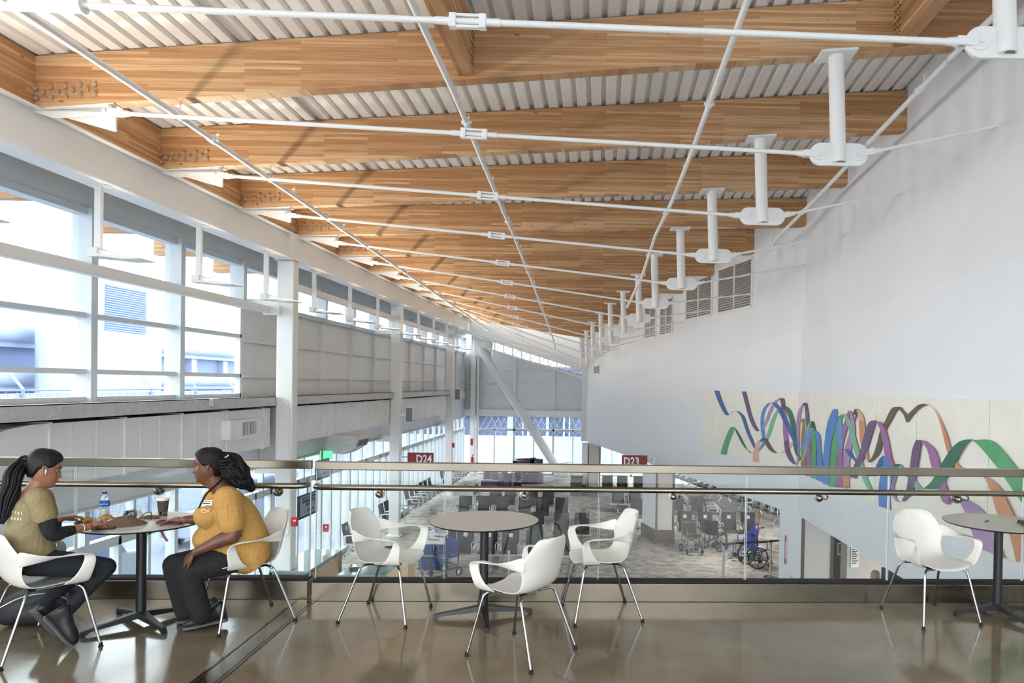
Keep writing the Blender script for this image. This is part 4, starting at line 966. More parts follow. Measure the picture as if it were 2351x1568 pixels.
frow('single dark seat half hidden by the nearer boxed column', 25.2, [1467])
frow('row of four brown-grey seats with access badges behind the wheelchairs', 22.8, [1577, 1624, 1678, 1722], badges=(0, 1, 2, 3), brown=True, grp='brown-grey seats', power=(0, 2))
frow('pair of brown-grey seats behind the badge row, by the boxed column', 25.9, [1558, 1602], brown=True, grp='brown-grey seats')
bench('side-on pair of seats in front of the fourth row', 'side-on seats', -4.55, 27.6, PI/2, [0, .62])
bench('side-on pair of brown-grey seats right of the badge row', 'side-on seats', 4.05, 25.75, PI/2, [-.35, .35])
bench('side-on pair of seats just right of the nearer boxed column', 'side-on seats', 3.15, 27.9, PI/2, [-.33, .33])
for k, ys_ in enumerate(([20.0, 20.65], [23.25, 23.85, 24.45], [26.3, 27.0, 27.65], [28.4, 29.1, 29.8], [32.1, 32.75, 33.4], [34.5, 35.15, 35.8])):
    m = sum(ys_)/len(ys_)
    bench('run of dark seats along the left window wall, %s from the camera' % ORD[k], 'seats along the left windows', -6.82, m, PI/2, [y-m for y in ys_], badges=(0,) if k == 0 else ())
u = Vector((-.25, 1, 0)).normalized(); ang = math.atan2(u.y, u.x)
for k in range(4):
    c = Vector((6.55, 25.4, 0))+u*(1.2+k*2.9)
    bench('run of seats beyond the white wall opening, %s from the camera' % ORD[k], 'seats along the right windows', c.x, c.y, ang+PI, [-.98, -.33, .33, .98], power=(0, 1, 2))
for p in protos: bpy.data.objects.remove(p)
# ---- barrier posts with belt
def stanchion(lab, px, py, h=.98):
    p = at(px, py, Z=ZL); t = thing('barrier_post', lab, 'barrier post', (p.x, p.y, ZL), 0, 'steel barrier posts')
    mb = MB(); mb.lathe([(.001, 0), (.17, 0), (.17, .012), (.06, .04), (.03, .05), (.001, .05)], n=32); mb.build('base', 'steel_s', t, smooth=True)
    mb = MB(); mb.lathe([(.001, .04), (.031, .04), (.031, h-.08), (.001, h-.08)], n=20); mb.build('pole', 'alu', t, smooth=True)
    mb = MB(); mb.lathe([(.001, h-.08), (.034, h-.08), (.034, h), (.001, h)], n=20); mb.build('belt_head', 'black', t, smooth=True)
    return Vector((p.x, p.y, ZL+h-.04))
a = stanchion('steel barrier post left of the blue wheelchair', 1660, 1333); b = stanchion('steel barrier post right of the wheelchairs', 1768, 1325)
stanchion('steel barrier post standing alone behind the front armchair', 1167, 1345, .96)
stanchion('steel barrier post inside the opening below the slanted wall edge', 1934, 1352)
mb = MB(); c = Vector((4.0, 15.7, a.z)); mb.obox((a+b)/2, b-a, (0, 0, 1), (b-a).cross(Vector((0, 0, 1))), (b-a).length/2, .025, .002); tag(mb.build('barrier_belt', 'black'), 'black belt stretched between the two barrier posts', 'belt')
c = b+Vector((1.1, .3, .02)); mb = MB(); mb.obox((c+b)/2, c-b, (0, 0, 1), (c-b).cross(Vector((0, 0, 1))), (c-b).length/2, .025, .002); tag(mb.build('barrier_belt', 'black'), 'black belt running from the right barrier post to the white wall', 'belt')
# ---- wheelchairs; local front is +y
def wheelchair(lab, px, py, a, big=True, frame='black', seat='black_s', back='black_s', flag=None, sc=1):
    p = at(px, py, Z=ZL); t = thing('wheelchair', lab, 'wheelchair', (p.x, p.y, ZL), math.radians(a)); t.scale = (sc, sc, sc)
    fr = MB(); r = .014
    for s in (-1, 1):
        x = s*.23
        fr.tube(catmull([(x, -.36, .95), (x, -.27, .93), (x, -.24, .85), (x, -.22, .3)], 4), r, 8)
        fr.tube(catmull([(x, -.22, .5), (x, .2, .5), (x, .27, .44), (x, .3, .2), (x, .38, .1)], 4), r, 8)
        fr.tube([(x, -.22, .22), (x, .22, .22), (x, .25, .45)], r, 8)
        fr.tube(catmull([(x, -.2, .7), (x, .1, .7), (x, .16, .66), (x, .16, .5)], 4), r, 8)
    fr.tube([(-.23, -.22, .25), (.23, .15, .48)], r, 8); fr.tube([(.23, -.22, .25), (-.23, .15, .48)], r, 8); fr.tube([(-.23, -.24, .85), (.23, -.24, .85)], r*.8, 8)
    fr.build('frame', frame, t, smooth=True)
    mb = MB(); mb.grid([[(x, y, .5-.02*(1-(x/.23)**2)) for x in (-.23, -.1, 0, .1, .23)] for y in (-.22, 0, .24)]); mb.build('seat', seat, t, solid=.02)
    mb = MB(); mb.grid([[(x, -.235-.03*(1-(x/.23)**2), z) for x in (-.23, -.1, 0, .1, .23)] for z in (.5, .7, .92)]); bk = mb.build('backrest', back, t, solid=.015)
    for s in (-1, 1):
        mb = MB(); mb.box(s*.23-.02, s*.23+.02, -.15, .12, .7, .73); mb.build('armrest', 'black_s', t, bevel=.006)
        mb = MB(); mb.obox((s*.14, .42, .1), (1, 0, 0), (0, 1, .25), (0, -.25, 1), .08, .07, .008); mb.build('footrest', 'brownedge' if back == 'blue' else 'black', t)
        mb = MB(); mb.tube([(s*.23-.045, -.36, .95), (s*.23-.045+.045, -.44, .95)], .018, 8); mb.build('push_handle', 'rubber', t)
        R = .30 if big else .1; xx = s*(.29 if big else .25); cy = -.15 if big else -.24
        w = MB(); w.tube([(xx, cy+R*math.cos(q), R+R*.96*math.sin(q)) for q in [2*PI*k/28 for k in range(29)]], .016 if big else .022, 8, caps=False); wl = w.build('rear_wheel', 'rubber', t, smooth=True)
        w = MB(); w.tube([(xx-.03, cy, R), (xx+.03, cy, R)], .03, 10)
        for k in range(8 if big else 5):
            q = 2*PI*k/(8 if big else 5); w.tube([(xx, cy, R), (xx, cy+R*.95*math.cos(q), R+R*.95*math.sin(q))], .008, 6)
        if big: w.tube([(xx+s*.03, cy+R*.86*math.cos(q), R+R*.86*math.sin(q)) for q in [2*PI*k/28 for k in range(29)]], .007, 6, caps=False)
        w.build('spokes', 'black' if big else 'alu', wl, smooth=True)
        w = MB(); w.lathe([(.001, -.015), (.07, -.015), (.08, 0), (.07, .015), (.001, .015)], c=(s*.24, .25, .08), axis='x', n=16); w.build('caster', 'rubber', t, smooth=True)
    if flag:
        mb = MB(); mb.tube([(-.22, -.25, .4), (-.24, -.3, 1.55)], .012, 8); mb.build('flag_pole', flag, t)
    return t
wheelchair('grey transport wheelchair with small wheels and a tall blue pole', 1588, 1268, 195, False, 'grille', 'meshw', 'meshw', 'blue')
wheelchair('black wheelchair with ribbed back between the grey and blue ones', 1642, 1262, -42, True)
wheelchair('blue-framed transport wheelchair facing left, behind the black-wheeled one', 1712, 1284, 100, False, 'blue', 'meshw', 'blue', 'red')
wheelchair('wheelchair with blue back and large black wheels, nearest to the barrier', 1738, 1300, -70, True, 'black', 'blue', 'blue')
wheelchair('folded-looking transport chair with blue seat beside the airline sign board', 1022, 1322, 150, False, 'black', 'blue', 'blue', 'blue')
# ---- airline bag-size board
p = at(996, 1303, Z=ZL); k = p.y/1640
t = thing('sign_board', 'blue and white airline information board on a stand', 'sign', (p.x, p.y, ZL), 0)
mb = MB(); mb.box(-.37, .37, -.02, .02, .62, 1.12); mb.build('white_panel', 'signw', t, bevel=.015)
mb = MB(); mb.box(-.37, .37, -.025, .025, .08, .62); bp = mb.build('blue_panel', 'bluebox', t, bevel=.01)
mb = MB(); mb.box(-.37, .37, -.027, -.024, .30, .335); mb.build('green_stripe', 'lime', bp)
mb = MB(); mb.box(-.40, .40, -.22, .2, 0, .03); mb.box(-.3, .3, -.3, -.1, .03, .25); mb.build('foot', 'bluebox', t)
wp = t.children[0]
text('heading', 'AIRLINE SIZER', .085, 'ink', wp, (-.33, -.022, 1.06), (PI/2, 0, 0), .001, 'LEFT', sx=.85)
for i, (x, z, s, c) in enumerate([(-.2, .99, 'ALASKA', 'ink'), (-.2, .94, 'DELTA', 'redb'), (-.2, .89, 'UNITED', 'blue'), (-.2, .84, 'JetBlue', 'ink'), (-.2, .79, 'HAWAIIAN', 'red'), (.16, .99, 'AIR CANADA', 'ink'), (.16, .92, 'Southwest', 'blue'), (.16, .88, 'spirit', 'ink'), (.16, .81, 'Lufthansa', 'ink')]):
    text('airline_name', s, .045, c, wp, (x, -.022, z), (PI/2, 0, 0), .001)
mb = MB()
for x, z in ((-.2, 1.015), (.16, 1.015), (.16, .955), (.16, .845), (0, .745)): mb.box(x-.15, x+.15, -.023, -.021, z-.009, z+.009)
mb.build('divider_bars', 'ink', wp)
# ---- podium desks by the left windows
t = thing('podium_desk', 'green glass-topped wooden desk behind the guardrail corner', 'desk', (-6.7, 14.5, ZL))
mb = MB(); mb.box(.05, .75, .05, 1.85, 0, .98); mb.build('cabinet', 'birch', t, bevel=.01)
mb = MB(); mb.box(0, .8, 0, 1.9, 1.02, 1.05); mb.build('glass_top', 'greenglass', t, bevel=.004)
mb = MB(); mb.box(0, .8, 0, 1.9, .97, 1.02)
for x in (0, .74):
    for y in (0, 1.84): mb.box(x, x+.06, y, y+.06, 0, 1)
mb.build('frame', 'grille', t)
t = thing('counter_desk', 'low counter with green glass top and slanted birch side, under the left armchair', 'desk', (-5.25, 14.4, ZL))
mb = MB(); mb.box(0, .95, 0, .8, 0, .98); mb.build('cabinet', 'grille', t, bevel=.01)
mb = MB(); mb.box(-.02, .97, -.02, .82, .98, 1.02); mb.build('glass_top', 'greenglass', t, bevel=.004)
mb = MB(); mb.prism([(.97, 0, 1.02), (1.35, .2, 1.2), (1.35, .2, .2), (.97, 0, .0)], (0, .6, 0)); mb.build('slanted_side', 'birch', t)
t = thing('monitor', 'black monitor standing on the low counter', 'monitor', (-4.62, 15.1, ZL+1.02), .5)
mb = MB(); mb.box(-.25, .25, -.015, .015, .12, .42); mb.build('screen', 'black_s', t, bevel=.008)
mb = MB(); mb.box(-.03, .03, 0, .04, 0, .2); mb.box(-.1, .1, -.06, .1, 0, .012); mb.build('stand', 'black', t)
t = thing('telephone', 'black desk telephone on the low counter', 'telephone', (-5.05, 14.75, ZL+1.02), .2)
mb = MB(); mb.prism([(-.1, -.09, 0), (.1, -.09, 0), (.1, -.09, .02), (-.1, -.09, .02)], (0, .18, .03)); mb.build('body', 'black_s', t, bevel=.008)
mb = MB(); mb.tube(catmull([(-.07, -.09, .06), (-.075, -.02, .085), (-.075, .05, .09), (-.07, .1, .08)], 4), [.022]+[.013]*11+[.022], 8); mb.build('handset', 'black', t, smooth=True)
# ---- gate signs
def gate(lab, txt, x0, x1, Y, zt, side, tx):
    h = .5; t = thing('gate_sign', lab, 'sign', (0, Y, zt), 0)
    mb = MB(); mb.box(x0, x1, -.07, .07, -h, 0); p = mb.build('box', 'red', t, bevel=.006); text('gate_number', txt, .36, 'signw', p, (tx, -.072, -.2), (PI/2, 0, 0), .002, sx=.8, bold=.008)
    mb = MB()
    for z in (-.14, -.38): mb.tube([(x0 if side < 0 else x1, 0, z), ((x0 if side < 0 else x1)+side*.2, 0, z)], .018, 8)
    mb.box(*sorted([(x0 if side < 0 else x1)+side*.2, (x0 if side < 0 else x1)+side*.22]), -.06, .06, -.45, -.05); mb.build('bracket', 'alu', t)
gate('dark red gate sign reading D24 on the second steel column', 'D24', -6.08, -5.28, 22.6, -.40, -1, -5.56)
gate('dark red gate sign reading D23 beside the boxed column', 'D23', .69, 1.49, 22.5, -.36, 1, .99)
# ---- information screens, exit sign
def screen(lab, y0, y1, z0, z1, x=-6.5):
    t = thing('information_screen', lab, 'screen', (x, y0, z0), 0); L_, h = y1-y0, z1-z0
    mb = MB(); mb.box(-.05, 0, 0, L_, 0, h); mb.build('housing', 'black_s', t, bevel=.006)
    mb = MB(); mb.box(0, .003, .03, L_-.03, .05, h-.03); s = mb.build('display', 'screen', t)
    for i, w in enumerate(('SEATTLE TACOMA', 'INTERNATIONAL', 'AIRPORT')): text('display_text', w, .085*L_, 'ink', s, (.006, L_/2, h*(.82-.14*i)), (PI/2, 0, PI/2), .001)
    for i, (c, yy) in enumerate((('lime', .3), ('blue', .5), ('lime', .62), ('blue', .7))):
        mb = MB(); mb.tube(catmull([(.006, L_*(yy-.07), h*.22), (.006, L_*yy, h*.32), (.006, L_*(yy+.07), h*.24)], 4), .012, 6); mb.build('swoosh_graphic', c, s)
    mb = MB(); mb.tube([(-.03, L_/2, h), (-.03, L_/2, h+.3)], .02, 8); mb.build('hanger', 'grille', t)
screen('upper wall screen with airport lettering, seen through the guardrail gap', 16.4, 17.15, -.47, -.02)
screen('lower wall screen with airport lettering left of the guardrail gap', 15.45, 16.45, -1.2, -.68)
t = thing('exit_sign', 'green lit exit sign under the heater', 'sign', (-6.9, 17.6, -.1), 0)
m = principled('exit_green', srgb(60, 210, 110), .4); b = m.node_tree.nodes['Principled BSDF']; b.inputs['Emission Color'].default_value = (.1, .9, .3, 1); b.inputs['Emission Strength'].default_value = 1.2; MT['exit'] = m
mb = MB(); mb.box(0, .3, -.02, .02, 0, .2); p = mb.build('panel', 'exit', t); text('lettering', 'EXIT', .13, 'signw', p, (.15, -.022, .1), (PI/2, 0, 0), .001)
# ---- hanging heater, loudspeakers, alarm boxes
t = thing('unit_heater', 'grey six-sided metal heater hanging below the duct', 'heater', (-6.75, 17.6, .28), 0)
hx = [(0, 0, -.22), (.42, 0, -.26), (.72, 0, -.08), (.78, 0, .1), (.62, 0, .2), (0, 0, .2)]
mb = MB(); mb.prism(hx, (0, .85, 0)); mb.build('casing', 'galv', t, bevel=.006)
mb = MB(); mb.prism([(.72, .06, -.06), (.77, .06, .09), (.79, .06, .09), (.74, .06, -.06)], (0, .73, 0)); mb.build('louvre', 'grille', t)
for k, (px, py, Y, nm) in enumerate(((938, 952, 22.4, 'on the second steel column beside the gate sign'), (1049, 905, 31.0, 'on the third steel column'))):
    p = at(px, py, Y=Y); t = thing('loudspeaker', 'white wall loudspeaker %s' % nm, 'loudspeaker', p, .35)
    mb = MB(); mb.prism([(-.12, -.1, -.26), (.12, -.16, -.26), (.12, -.1, .26), (-.12, -.04, .26)], (0, .22, 0)); mb.build('cabinet', 'white', t, bevel=.01)
    mb = MB(); mb.prism([(-.09, -.12, -.22), (.10, -.17, -.22), (.10, -.11, .22), (-.09, -.06, .22)], (0, .01, 0)); mb.build('grille_cloth', 'grille', t)
    mb = MB(); mb.box(-.3, -.1, -.02, .02, -.03, .03); mb.build('bracket', 'white', t)
for px, py, Y, nm in ((676, 1198, 14.45, 'on the first steel column'), (748, 1212, 17.0, 'on the mullion right of the lower wall screen')):
    p = at(px, py, Y=Y); t = thing('alarm_box', 'small red fire alarm box %s' % nm, 'alarm', p); mb = MB(); mb.box(-.06, .06, -.04, .04, -.09, .09); mb.build('case', 'redb', t, bevel=.012); mb = MB(); mb.box(.0, .05, -.06, -.04, .02, .05); mb.build('handle', 'signw', t)
p = at(1084, 1066, Y=37.7); t = thing('fire_extinguisher', 'red fire extinguisher on the far corner column', 'extinguisher', p)
mb = MB(); mb.lathe([(.001, 0), (.08, 0), (.085, .03), (.085, .33), (.05, .4), (.001, .4)], n=16); mb.build('cylinder', 'redb', t, smooth=True)
mb = MB(); mb.tube([(0, 0, .4), (0, 0, .48), (.09, 0, .5)], .02, 8); mb.build('valve', 'black', t)
p = at(1083, 1015, Y=37.7); mb = MB(); mb.box(-.07, .07, 0, .01, -.18, .18); o = mb.build('extinguisher_sign', 'redb'); o.location = p; tag(o, 'small upright red sign above the fire extinguisher', 'sign')
p = at(1041, 1022, Y=31.1); mb = MB(); mb.box(-.06, .06, -.08, 0, -.1, .1); o = mb.build('strobe_box', 'redb', bevel=.01); o.location = p; tag(o, 'small dark red strobe box on the third steel column', 'alarm')
# sign and cabinet on the near boxed column
y0 = 15.35; xx = 4.2-.22*(y0-14.65)-.016
t = thing('wall_sign', 'narrow red and white vertical sign on the white column side', 'sign', (xx, y0, ZL+1.15), .0)
mb = MB(); mb.box(-.006, 0, -.06, .06, 0, .62); p = mb.build('plate', 'signw', t)
mb = MB(); mb.box(-.008, -.006, -.06, .06, 0, .12); mb.box(-.008, -.006, -.06, .06, .5, .62); mb.box(-.008, -.006, .03, .06, .1, .52); mb.build('red_bands', 'redb', p)
text('lettering', 'FIRE EXTINGUISHER', .058, 'redb', p, (-.008, 0, .31), (PI/2, PI/2, -PI/2), .0006)
t = thing('extinguisher_cabinet', 'grey fire extinguisher cabinet low on the white column side', 'cabinet', (xx+.08, 14.95, ZL+.35), .0)
mb = MB(); mb.box(-.04, 0, -.2, .2, 0, .62); mb.build('frame', 'alu', t, bevel=.006); mb = MB(); mb.box(-.045, -.04, -.14, .14, .06, .56); mb.build('window', 'grille', t)
# ---- lower area under the right part of the wall
mb = MB(); mb.box(5.55, 5.75, 16.5, 19, ZL, -.8); tag(mb.build('dark_partition', 'mesh'), 'dark partition edge right of the wide boxed column', 'partition')
def poster(lab, x, y, w, h, z, body):
    t = thing('notice', lab, 'notice', (x, y, z)); mb = MB(); mb.box(-w/2, w/2, 0, .01, -h/2, h/2); mb.build('sheet', 'signw', t)
    mb = MB(); n = 9
    for i in range(n): mb.box(-w*.4, w*(.4-.12*(i % 3)), -.002, 0, h*(.36-.085*i)-.008, h*(.36-.085*i)+.008)
    mb.build('printed_lines', 'ink', t)
mb = MB(); mb.box(5.2, 5.9, 15.9, 16.0, ZL, -.8); tag(mb.build('glass_kiosk', 'grille'), 'dark glazed kiosk panel with a notice right of the wide boxed column', 'kiosk')
p = at(1934, 1261, Y=15.85); poster('white notice on the dark kiosk panel', p.x, 15.88, .2, .27, p.z, '')
p = at(1966, 1281, Y=15.0); mb = MB(); mb.box(p.x-.16, p.x+.12, 15.1, 15.5, ZL, -.8); tag(mb.build('display_column', 'greyface'), 'light column carrying a tall printed notice', 'column'); poster('tall printed notice on the light column', p.x, 15.08, .17, .44, p.z, '')
mb = MB(); mb.prism([(5.63, 15.4, ZL), (6.6, 15.4, ZL), (6.6, 15.4, -.8), (5.63, 15.4, -.8)], (0, .15, 0)); MT['pinkw'] = principled('pale_pink_wall', srgb(214, 200, 192), .6); tag(mb.build('pink_partition', 'pinkw'), 'pale pinkish partition behind the person with short grey hair', 'partition')
p = at(2055, 1322, Y=12.2); t = thing('a_frame_board', 'black board with a white tag, cut by the slanted wall edge', 'sign', (p.x, 12.2, ZL), -.3); mb = MB(); mb.box(-.22, .22, 0, .03, 0, 1.88); mb.build('board', 'mesh', t); mb = MB(); mb.box(-.02, .12, -.01, 0, 1.6, 1.7); mb.build('tag', 'signw', t)
# ---- waste bin
p = at(1324, 1139, Z=ZL); t = thing('waste_bin', 'steel waste bin with black slotted lid near the far boxed column', 'bin', (p.x, p.y+.25, ZL), -.1)
mb = MB(); mb.box(-.27, .27, -.25, .25, 0, .8); mb.build('body', 'steel_s', t, bevel=.03)
mb = MB(); mb.box(-.25, .25, -.23, .23, .8, .9); mb.build('lid', 'black', t, bevel=.02)
mb = MB()
for k in range(4): mb.box(-.19+k*.11, -.13+k*.11, -.17, .17, .9, .905)
mb.build('slots', 'alu', t)
# ---- plum tub seats and planters
def tub(lab, px, py, r, h, a0, hb):
    p = at(px, py, Z=ZL); t = thing('tub_sofa', lab, 'sofa', (p.x, p.y+r, ZL), a0, 'plum round sofas')
    mb = MB(); mb.lathe([(.001, 0), (r, 0), (r, h-.03), (r-.03, h), (.001, h)], n=32); mb.build('seat', 'purple', t, smooth=True)
    o = []; 
    for k in range(17):
        a = PI*1.55*k/16; o.append([(math.cos(a)*r*1.02, math.sin(a)*r*1.02, 0), (math.cos(a)*r*1.02, math.sin(a)*r*1.02, hb-.04), (math.cos(a)*r*.95, math.sin(a)*r*.95, hb), (math.cos(a)*r*.78, math.sin(a)*r*.78, hb-.02), (math.cos(a)*r*.76, math.sin(a)*r*.76, h-.02), (math.cos(a)*r*.8, math.sin(a)*r*.8, 0)])
    mb = MB(); mb.grid(o, True); mb.add(o[0], [(0, 1, 2, 3, 4, 5)]); mb.add(o[-1], [(0, 1, 2, 3, 4, 5)]); mb.build('backrest', 'purple', t, smooth=True)
tub('plum round sofa nearest, in front of the others', 1160, 1119, .42, .5, PI*.7, .66)
tub('plum round sofa second in the curling row', 1143, 1112, .42, .56, PI*.7, .74)
tub('plum round sofa at the left back of the cluster', 1127, 1104, .45, .64, PI*.7, .82)
tub('large plum round sofa behind the plants', 1208, 1098, .8, .7, .3, .92)
tub('low plum round sofa at the right of the cluster', 1216, 1112, .62, .4, -2.8, .52)
p = at(1113, 1122, Z=ZL); t = thing('bench_seat', 'low curved plum bench at the left of the sofa cluster', 'bench', (p.x, p.y, ZL), 0); mb = MB(); mb.prism([(-.2, 0, 0), (.6, -.2, 0), (.75, .1, 0), (-.1, .5, 0)], (0, 0, .4)); mb.build('seat', 'purple', t, bevel=.04)
def plant(lab, px, py, h, r, n, seed):
    p = at(px, py, Z=ZL); rd = random.Random(seed); t = thing('potted_plant', lab, 'plant', (p.x, p.y, ZL), 0, 'plants among the plum sofas')
    mb = MB(); mb.lathe([(.001, 0), (.16, 0), (.2, .3), (.001, .3)], n=16); mb.build('pot', 'black', t, smooth=True)
    mb = MB()
    for k in range(n):
        a = rd.uniform(0, 6.28); e = rd.uniform(.1, 1.3); l = rd.uniform(.5, 1)*r; b0 = Vector((0, 0, .3+rd.uniform(0, h*.6))); d = Vector((math.cos(a)*math.cos(e), math.sin(a)*math.cos(e), math.sin(e))); tip = b0+d*l; s = d.cross(Vector((0, 0, 1))).normalized()*.05
        mb.add([b0, b0+d*l*.5+s, tip, b0+d*l*.5-s], [(0, 1, 2, 3)])
    mb.build('foliage', 'leaf', t)
plant('tall dark leafy plant in the middle of the sofas', 1181, 1106, .9, .42, 240, 1)
plant('dark bushy plant at the right side of the nearest sofa', 1189, 1121, .4, .36, 220, 2)
plant('dark leafy plant standing behind the large plum sofa', 1222, 1098, .9, .45, 200, 3)
# ---- unseen warm fill lights, added under the soffit to brighten the lower concourse
for x, y in ((2.5, 26), (3.6, 20), (5.5, 24), (7.5, 18), (9, 28), (7.5, 13)):
    ld = bpy.data.lights.new('soffit_fill', 'AREA'); ld.energy = 48; ld.size = .6; ld.color = (1, .94, .86); lo = bpy.data.objects.new('soffit_fill', ld); COL.objects.link(lo); lo.location = (max(x, wall_x(y)+.4), y, -.83)
# ================================================================ outside
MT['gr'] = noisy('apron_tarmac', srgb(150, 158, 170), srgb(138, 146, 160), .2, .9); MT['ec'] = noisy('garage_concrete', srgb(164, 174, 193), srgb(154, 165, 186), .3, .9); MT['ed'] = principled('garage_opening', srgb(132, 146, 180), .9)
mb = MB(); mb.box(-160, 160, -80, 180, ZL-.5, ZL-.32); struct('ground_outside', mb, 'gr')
t = thing('parking_garage', 'pale multi-storey concrete parking garage outside the left windows', 'building', (-45, 40, ZL))
for z in (1.2, 4.6, 8.0):
    mb = MB(); mb.box(-30, .0, 4, 62, z-.9, z+.55)
    mb.tube([(0, 4, z+.2), (0, 62, z+.2)], .72, 12); mb.build('parapet', 'ec', t, smooth=True)
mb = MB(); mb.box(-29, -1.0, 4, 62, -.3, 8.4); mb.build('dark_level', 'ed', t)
mb = MB(); 
for k in range(9): mb.box(-1.2, -.3, 6+6.6*k, 7+6.6*k, -.3, 8)
mb.build('pillar_row', 'ec', t)
mb = MB(); mb.box(-3, 2.2, 20, 29.5, -.3, 15.4); tw = mb.build('stair_tower', 'ec', t)
mb = MB(); mb.box(2.2, 2.25, 21.5, 27, 9, 13)
for k in range(20): mb.box(2.25, 2.35, 21.5, 27, 9+k*.2, 9.08+k*.2)
mb.build('louvre_panel', 'ed', tw)
mb = MB(); mb.tube([(2.8, 15.6, -.3), (2.8, 15.6, 12.3)], 1.5, 20); mb.build('ramp_column', 'ec', t, smooth=True)
t = thing('chain_link_fence', 'chain-link fence with angled posts outside the left windows', 'fence', (-17, 12, ZL))
for k in range(9):
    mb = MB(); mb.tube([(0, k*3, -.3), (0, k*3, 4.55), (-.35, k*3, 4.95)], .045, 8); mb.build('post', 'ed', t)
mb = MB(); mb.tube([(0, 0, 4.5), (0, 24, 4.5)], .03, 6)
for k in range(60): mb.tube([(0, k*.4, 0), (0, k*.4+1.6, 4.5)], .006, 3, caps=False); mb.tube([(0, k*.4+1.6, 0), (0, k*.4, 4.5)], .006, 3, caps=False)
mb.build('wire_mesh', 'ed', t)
mb = MB(); mb.box(-17.3, -17.05, 5, 60, ZL-.3, 1.3); MT['bw'] = noisy('barrier_concrete', srgb(190, 196, 204), srgb(176, 184, 194), .4, .9); tag(mb.build('barrier_wall', 'bw'), 'pale concrete wall beneath the chain-link fence', 'wall')
# eaves timber seen through the top panes
for k in range(5):
    Y = YA+S*k; mb = MB(); mb.box(-9.3, -7.6, Y, Y+.17, 4.38, 4.998); tag(mb.build('eave_outrigger', 'wood_x'), 'timber beam end outside the top panes, %s from the camera' % ORD[k], 'beam', 'timber beam ends outside')
mb = MB(); mb.box(-9.6, -6.6, -4, 34, 5.0, 5.1); struct('ceiling_overhang', mb, 'panel')
# far side
t = thing('terminal_building', 'slate-blue building facade with pale fins behind the far windows', 'building', (-14, 52, ZL))
mb = MB(); mb.box(0, 60, 0, 10, -.3, 6.2); mb.build('facade', 'bluefac', t)
rd = random.Random(4)
for k in range(16):
    x = 2+k*1.6+rd.uniform(-.5, .5); mb = MB(); mb.box(x, x+rd.uniform(.1, .5), -.15, 0, .5, 6); mb.build('fin', 'ec', t)
for z in (2.6, 4.3): mb = MB(); mb.box(0, 60, -.25, 0, z, z+.15); mb.build('floor_band', 'ec', t)
mb = MB(); mb.box(-20, 40, 46, 46.4, ZL-.3, ZL+1.55); tag(mb.build('barrier_wall', 'bw'), 'low white concrete wall behind the far windows', 'wall')
t = thing('security_fence', 'fine mesh security fence on the low wall behind the far windows', 'fence', (-8, 45.9, ZL+1.5))
for k in range(9): mb = MB(); mb.tube([(k*3, 0, 0), (k*3, 0, 2.9)], .05, 6); mb.build('post', 'ec', t)
mb = MB()
for k in range(60): mb.tube([(k*.4, 0, .1), (k*.4+1.6, 0, 2.9)], .008, 3, caps=False); mb.tube([(k*.4+1.6, 0, .1), (k*.4, 0, 2.9)], .008, 3, caps=False)
mb.build('wire_mesh', 'ec', t)
# vehicles on the apron
def van(lab, x, y, c, rz):
    t = thing('service_van', lab, 'vehicle', (x, y, ZL-.32), rz, 'service vehicles outside')
    mb = MB(); mb.prism([(-2.3, -.9, .35), (2.3, -.9, .35), (2.3, -.9, 1.1), (1.7, -.9, 1.2), (1.1, -.9, 1.95), (-2.3, -.9, 1.95)], (0, 1.8, 0)); mb.build('body', c, t, bevel=.06)
    mb = MB(); mb.prism([(1.62, -.92, 1.22), (1.12, -.92, 1.82), (.3, -.92, 1.82), (.3, -.92, 1.22)], (0, 1.84, 0)); mb.build('side_window', 'ed', t)
    for a in (-1.4, 1.4):
        for s in (-.92, .8): mb = MB(); mb.lathe([(.001, 0), (.35, 0), (.35, .12), (.001, .12)], c=(a, s, .35), axis='y', n=20); mb.build('wheel', 'rubber', t)
van('white service van parked outside the lower left windows', -12, 15, 'bw', 1.5)
van('grey service van parked outside farther along', -12.4, 24, 'ec', 1.5)
# ================================================================ people
MT['skinA'] = noisy('medium_brown_skin', srgb(166, 116, 88), srgb(152, 104, 80), 14, .5, Subsurface_Weight=.06); MT['skinB'] = noisy('dark_brown_skin', srgb(112, 72, 52), srgb(98, 62, 46), 14, .42, Subsurface_Weight=.05)
MT['skinC'] = noisy('light_skin', srgb(205, 160, 136), srgb(196, 150, 126), 14, .5)
MT['hairK'] = noisy('black_hair', srgb(14, 13, 15), srgb(24, 22, 25), 30, .5, bump=.25, Specular_IOR_Level=.3); MT['hairB'] = noisy('wavy_black_hair', srgb(15, 13, 13), srgb(28, 23, 22), 30, .6, bump=.5, Specular_IOR_Level=.25)
MT['hairG'] = noisy('grey_brown_hair', srgb(140, 118, 96), srgb(176, 158, 138), 60, .6, bump=.5)
def cloth(name, c, d=14, k=.6):
    c1, c2 = srgb(*c), srgb(*[max(0, v-d) for v in c]); m = noisy(name, c1, c2, 60, .88); nt, N, b, L = nodes(m)
    tc = N('ShaderNodeTexCoord'); mp = N('ShaderNodeMapping'); mp.inputs['Scale'].default_value = (9, 9, 5); mp.inputs['Rotation'].default_value = (.5, .4, .2)
    no = N('ShaderNodeTexNoise'); no.inputs['Scale'].default_value = 1; no.inputs['Detail'].default_value = 3; no.inputs['Distortion'].default_value = 1.6
    bp = N('ShaderNodeBump'); bp.inputs['Strength'].default_value = k; bp.inputs['Distance'].default_value = .03
    L(tc.outputs['Object'], mp.inputs[0]); L(mp.outputs[0], no.inputs['Vector']); L(no.outputs[0], bp.inputs['Height']); L(bp.outputs[0], b.inputs['Normal'])
    return m
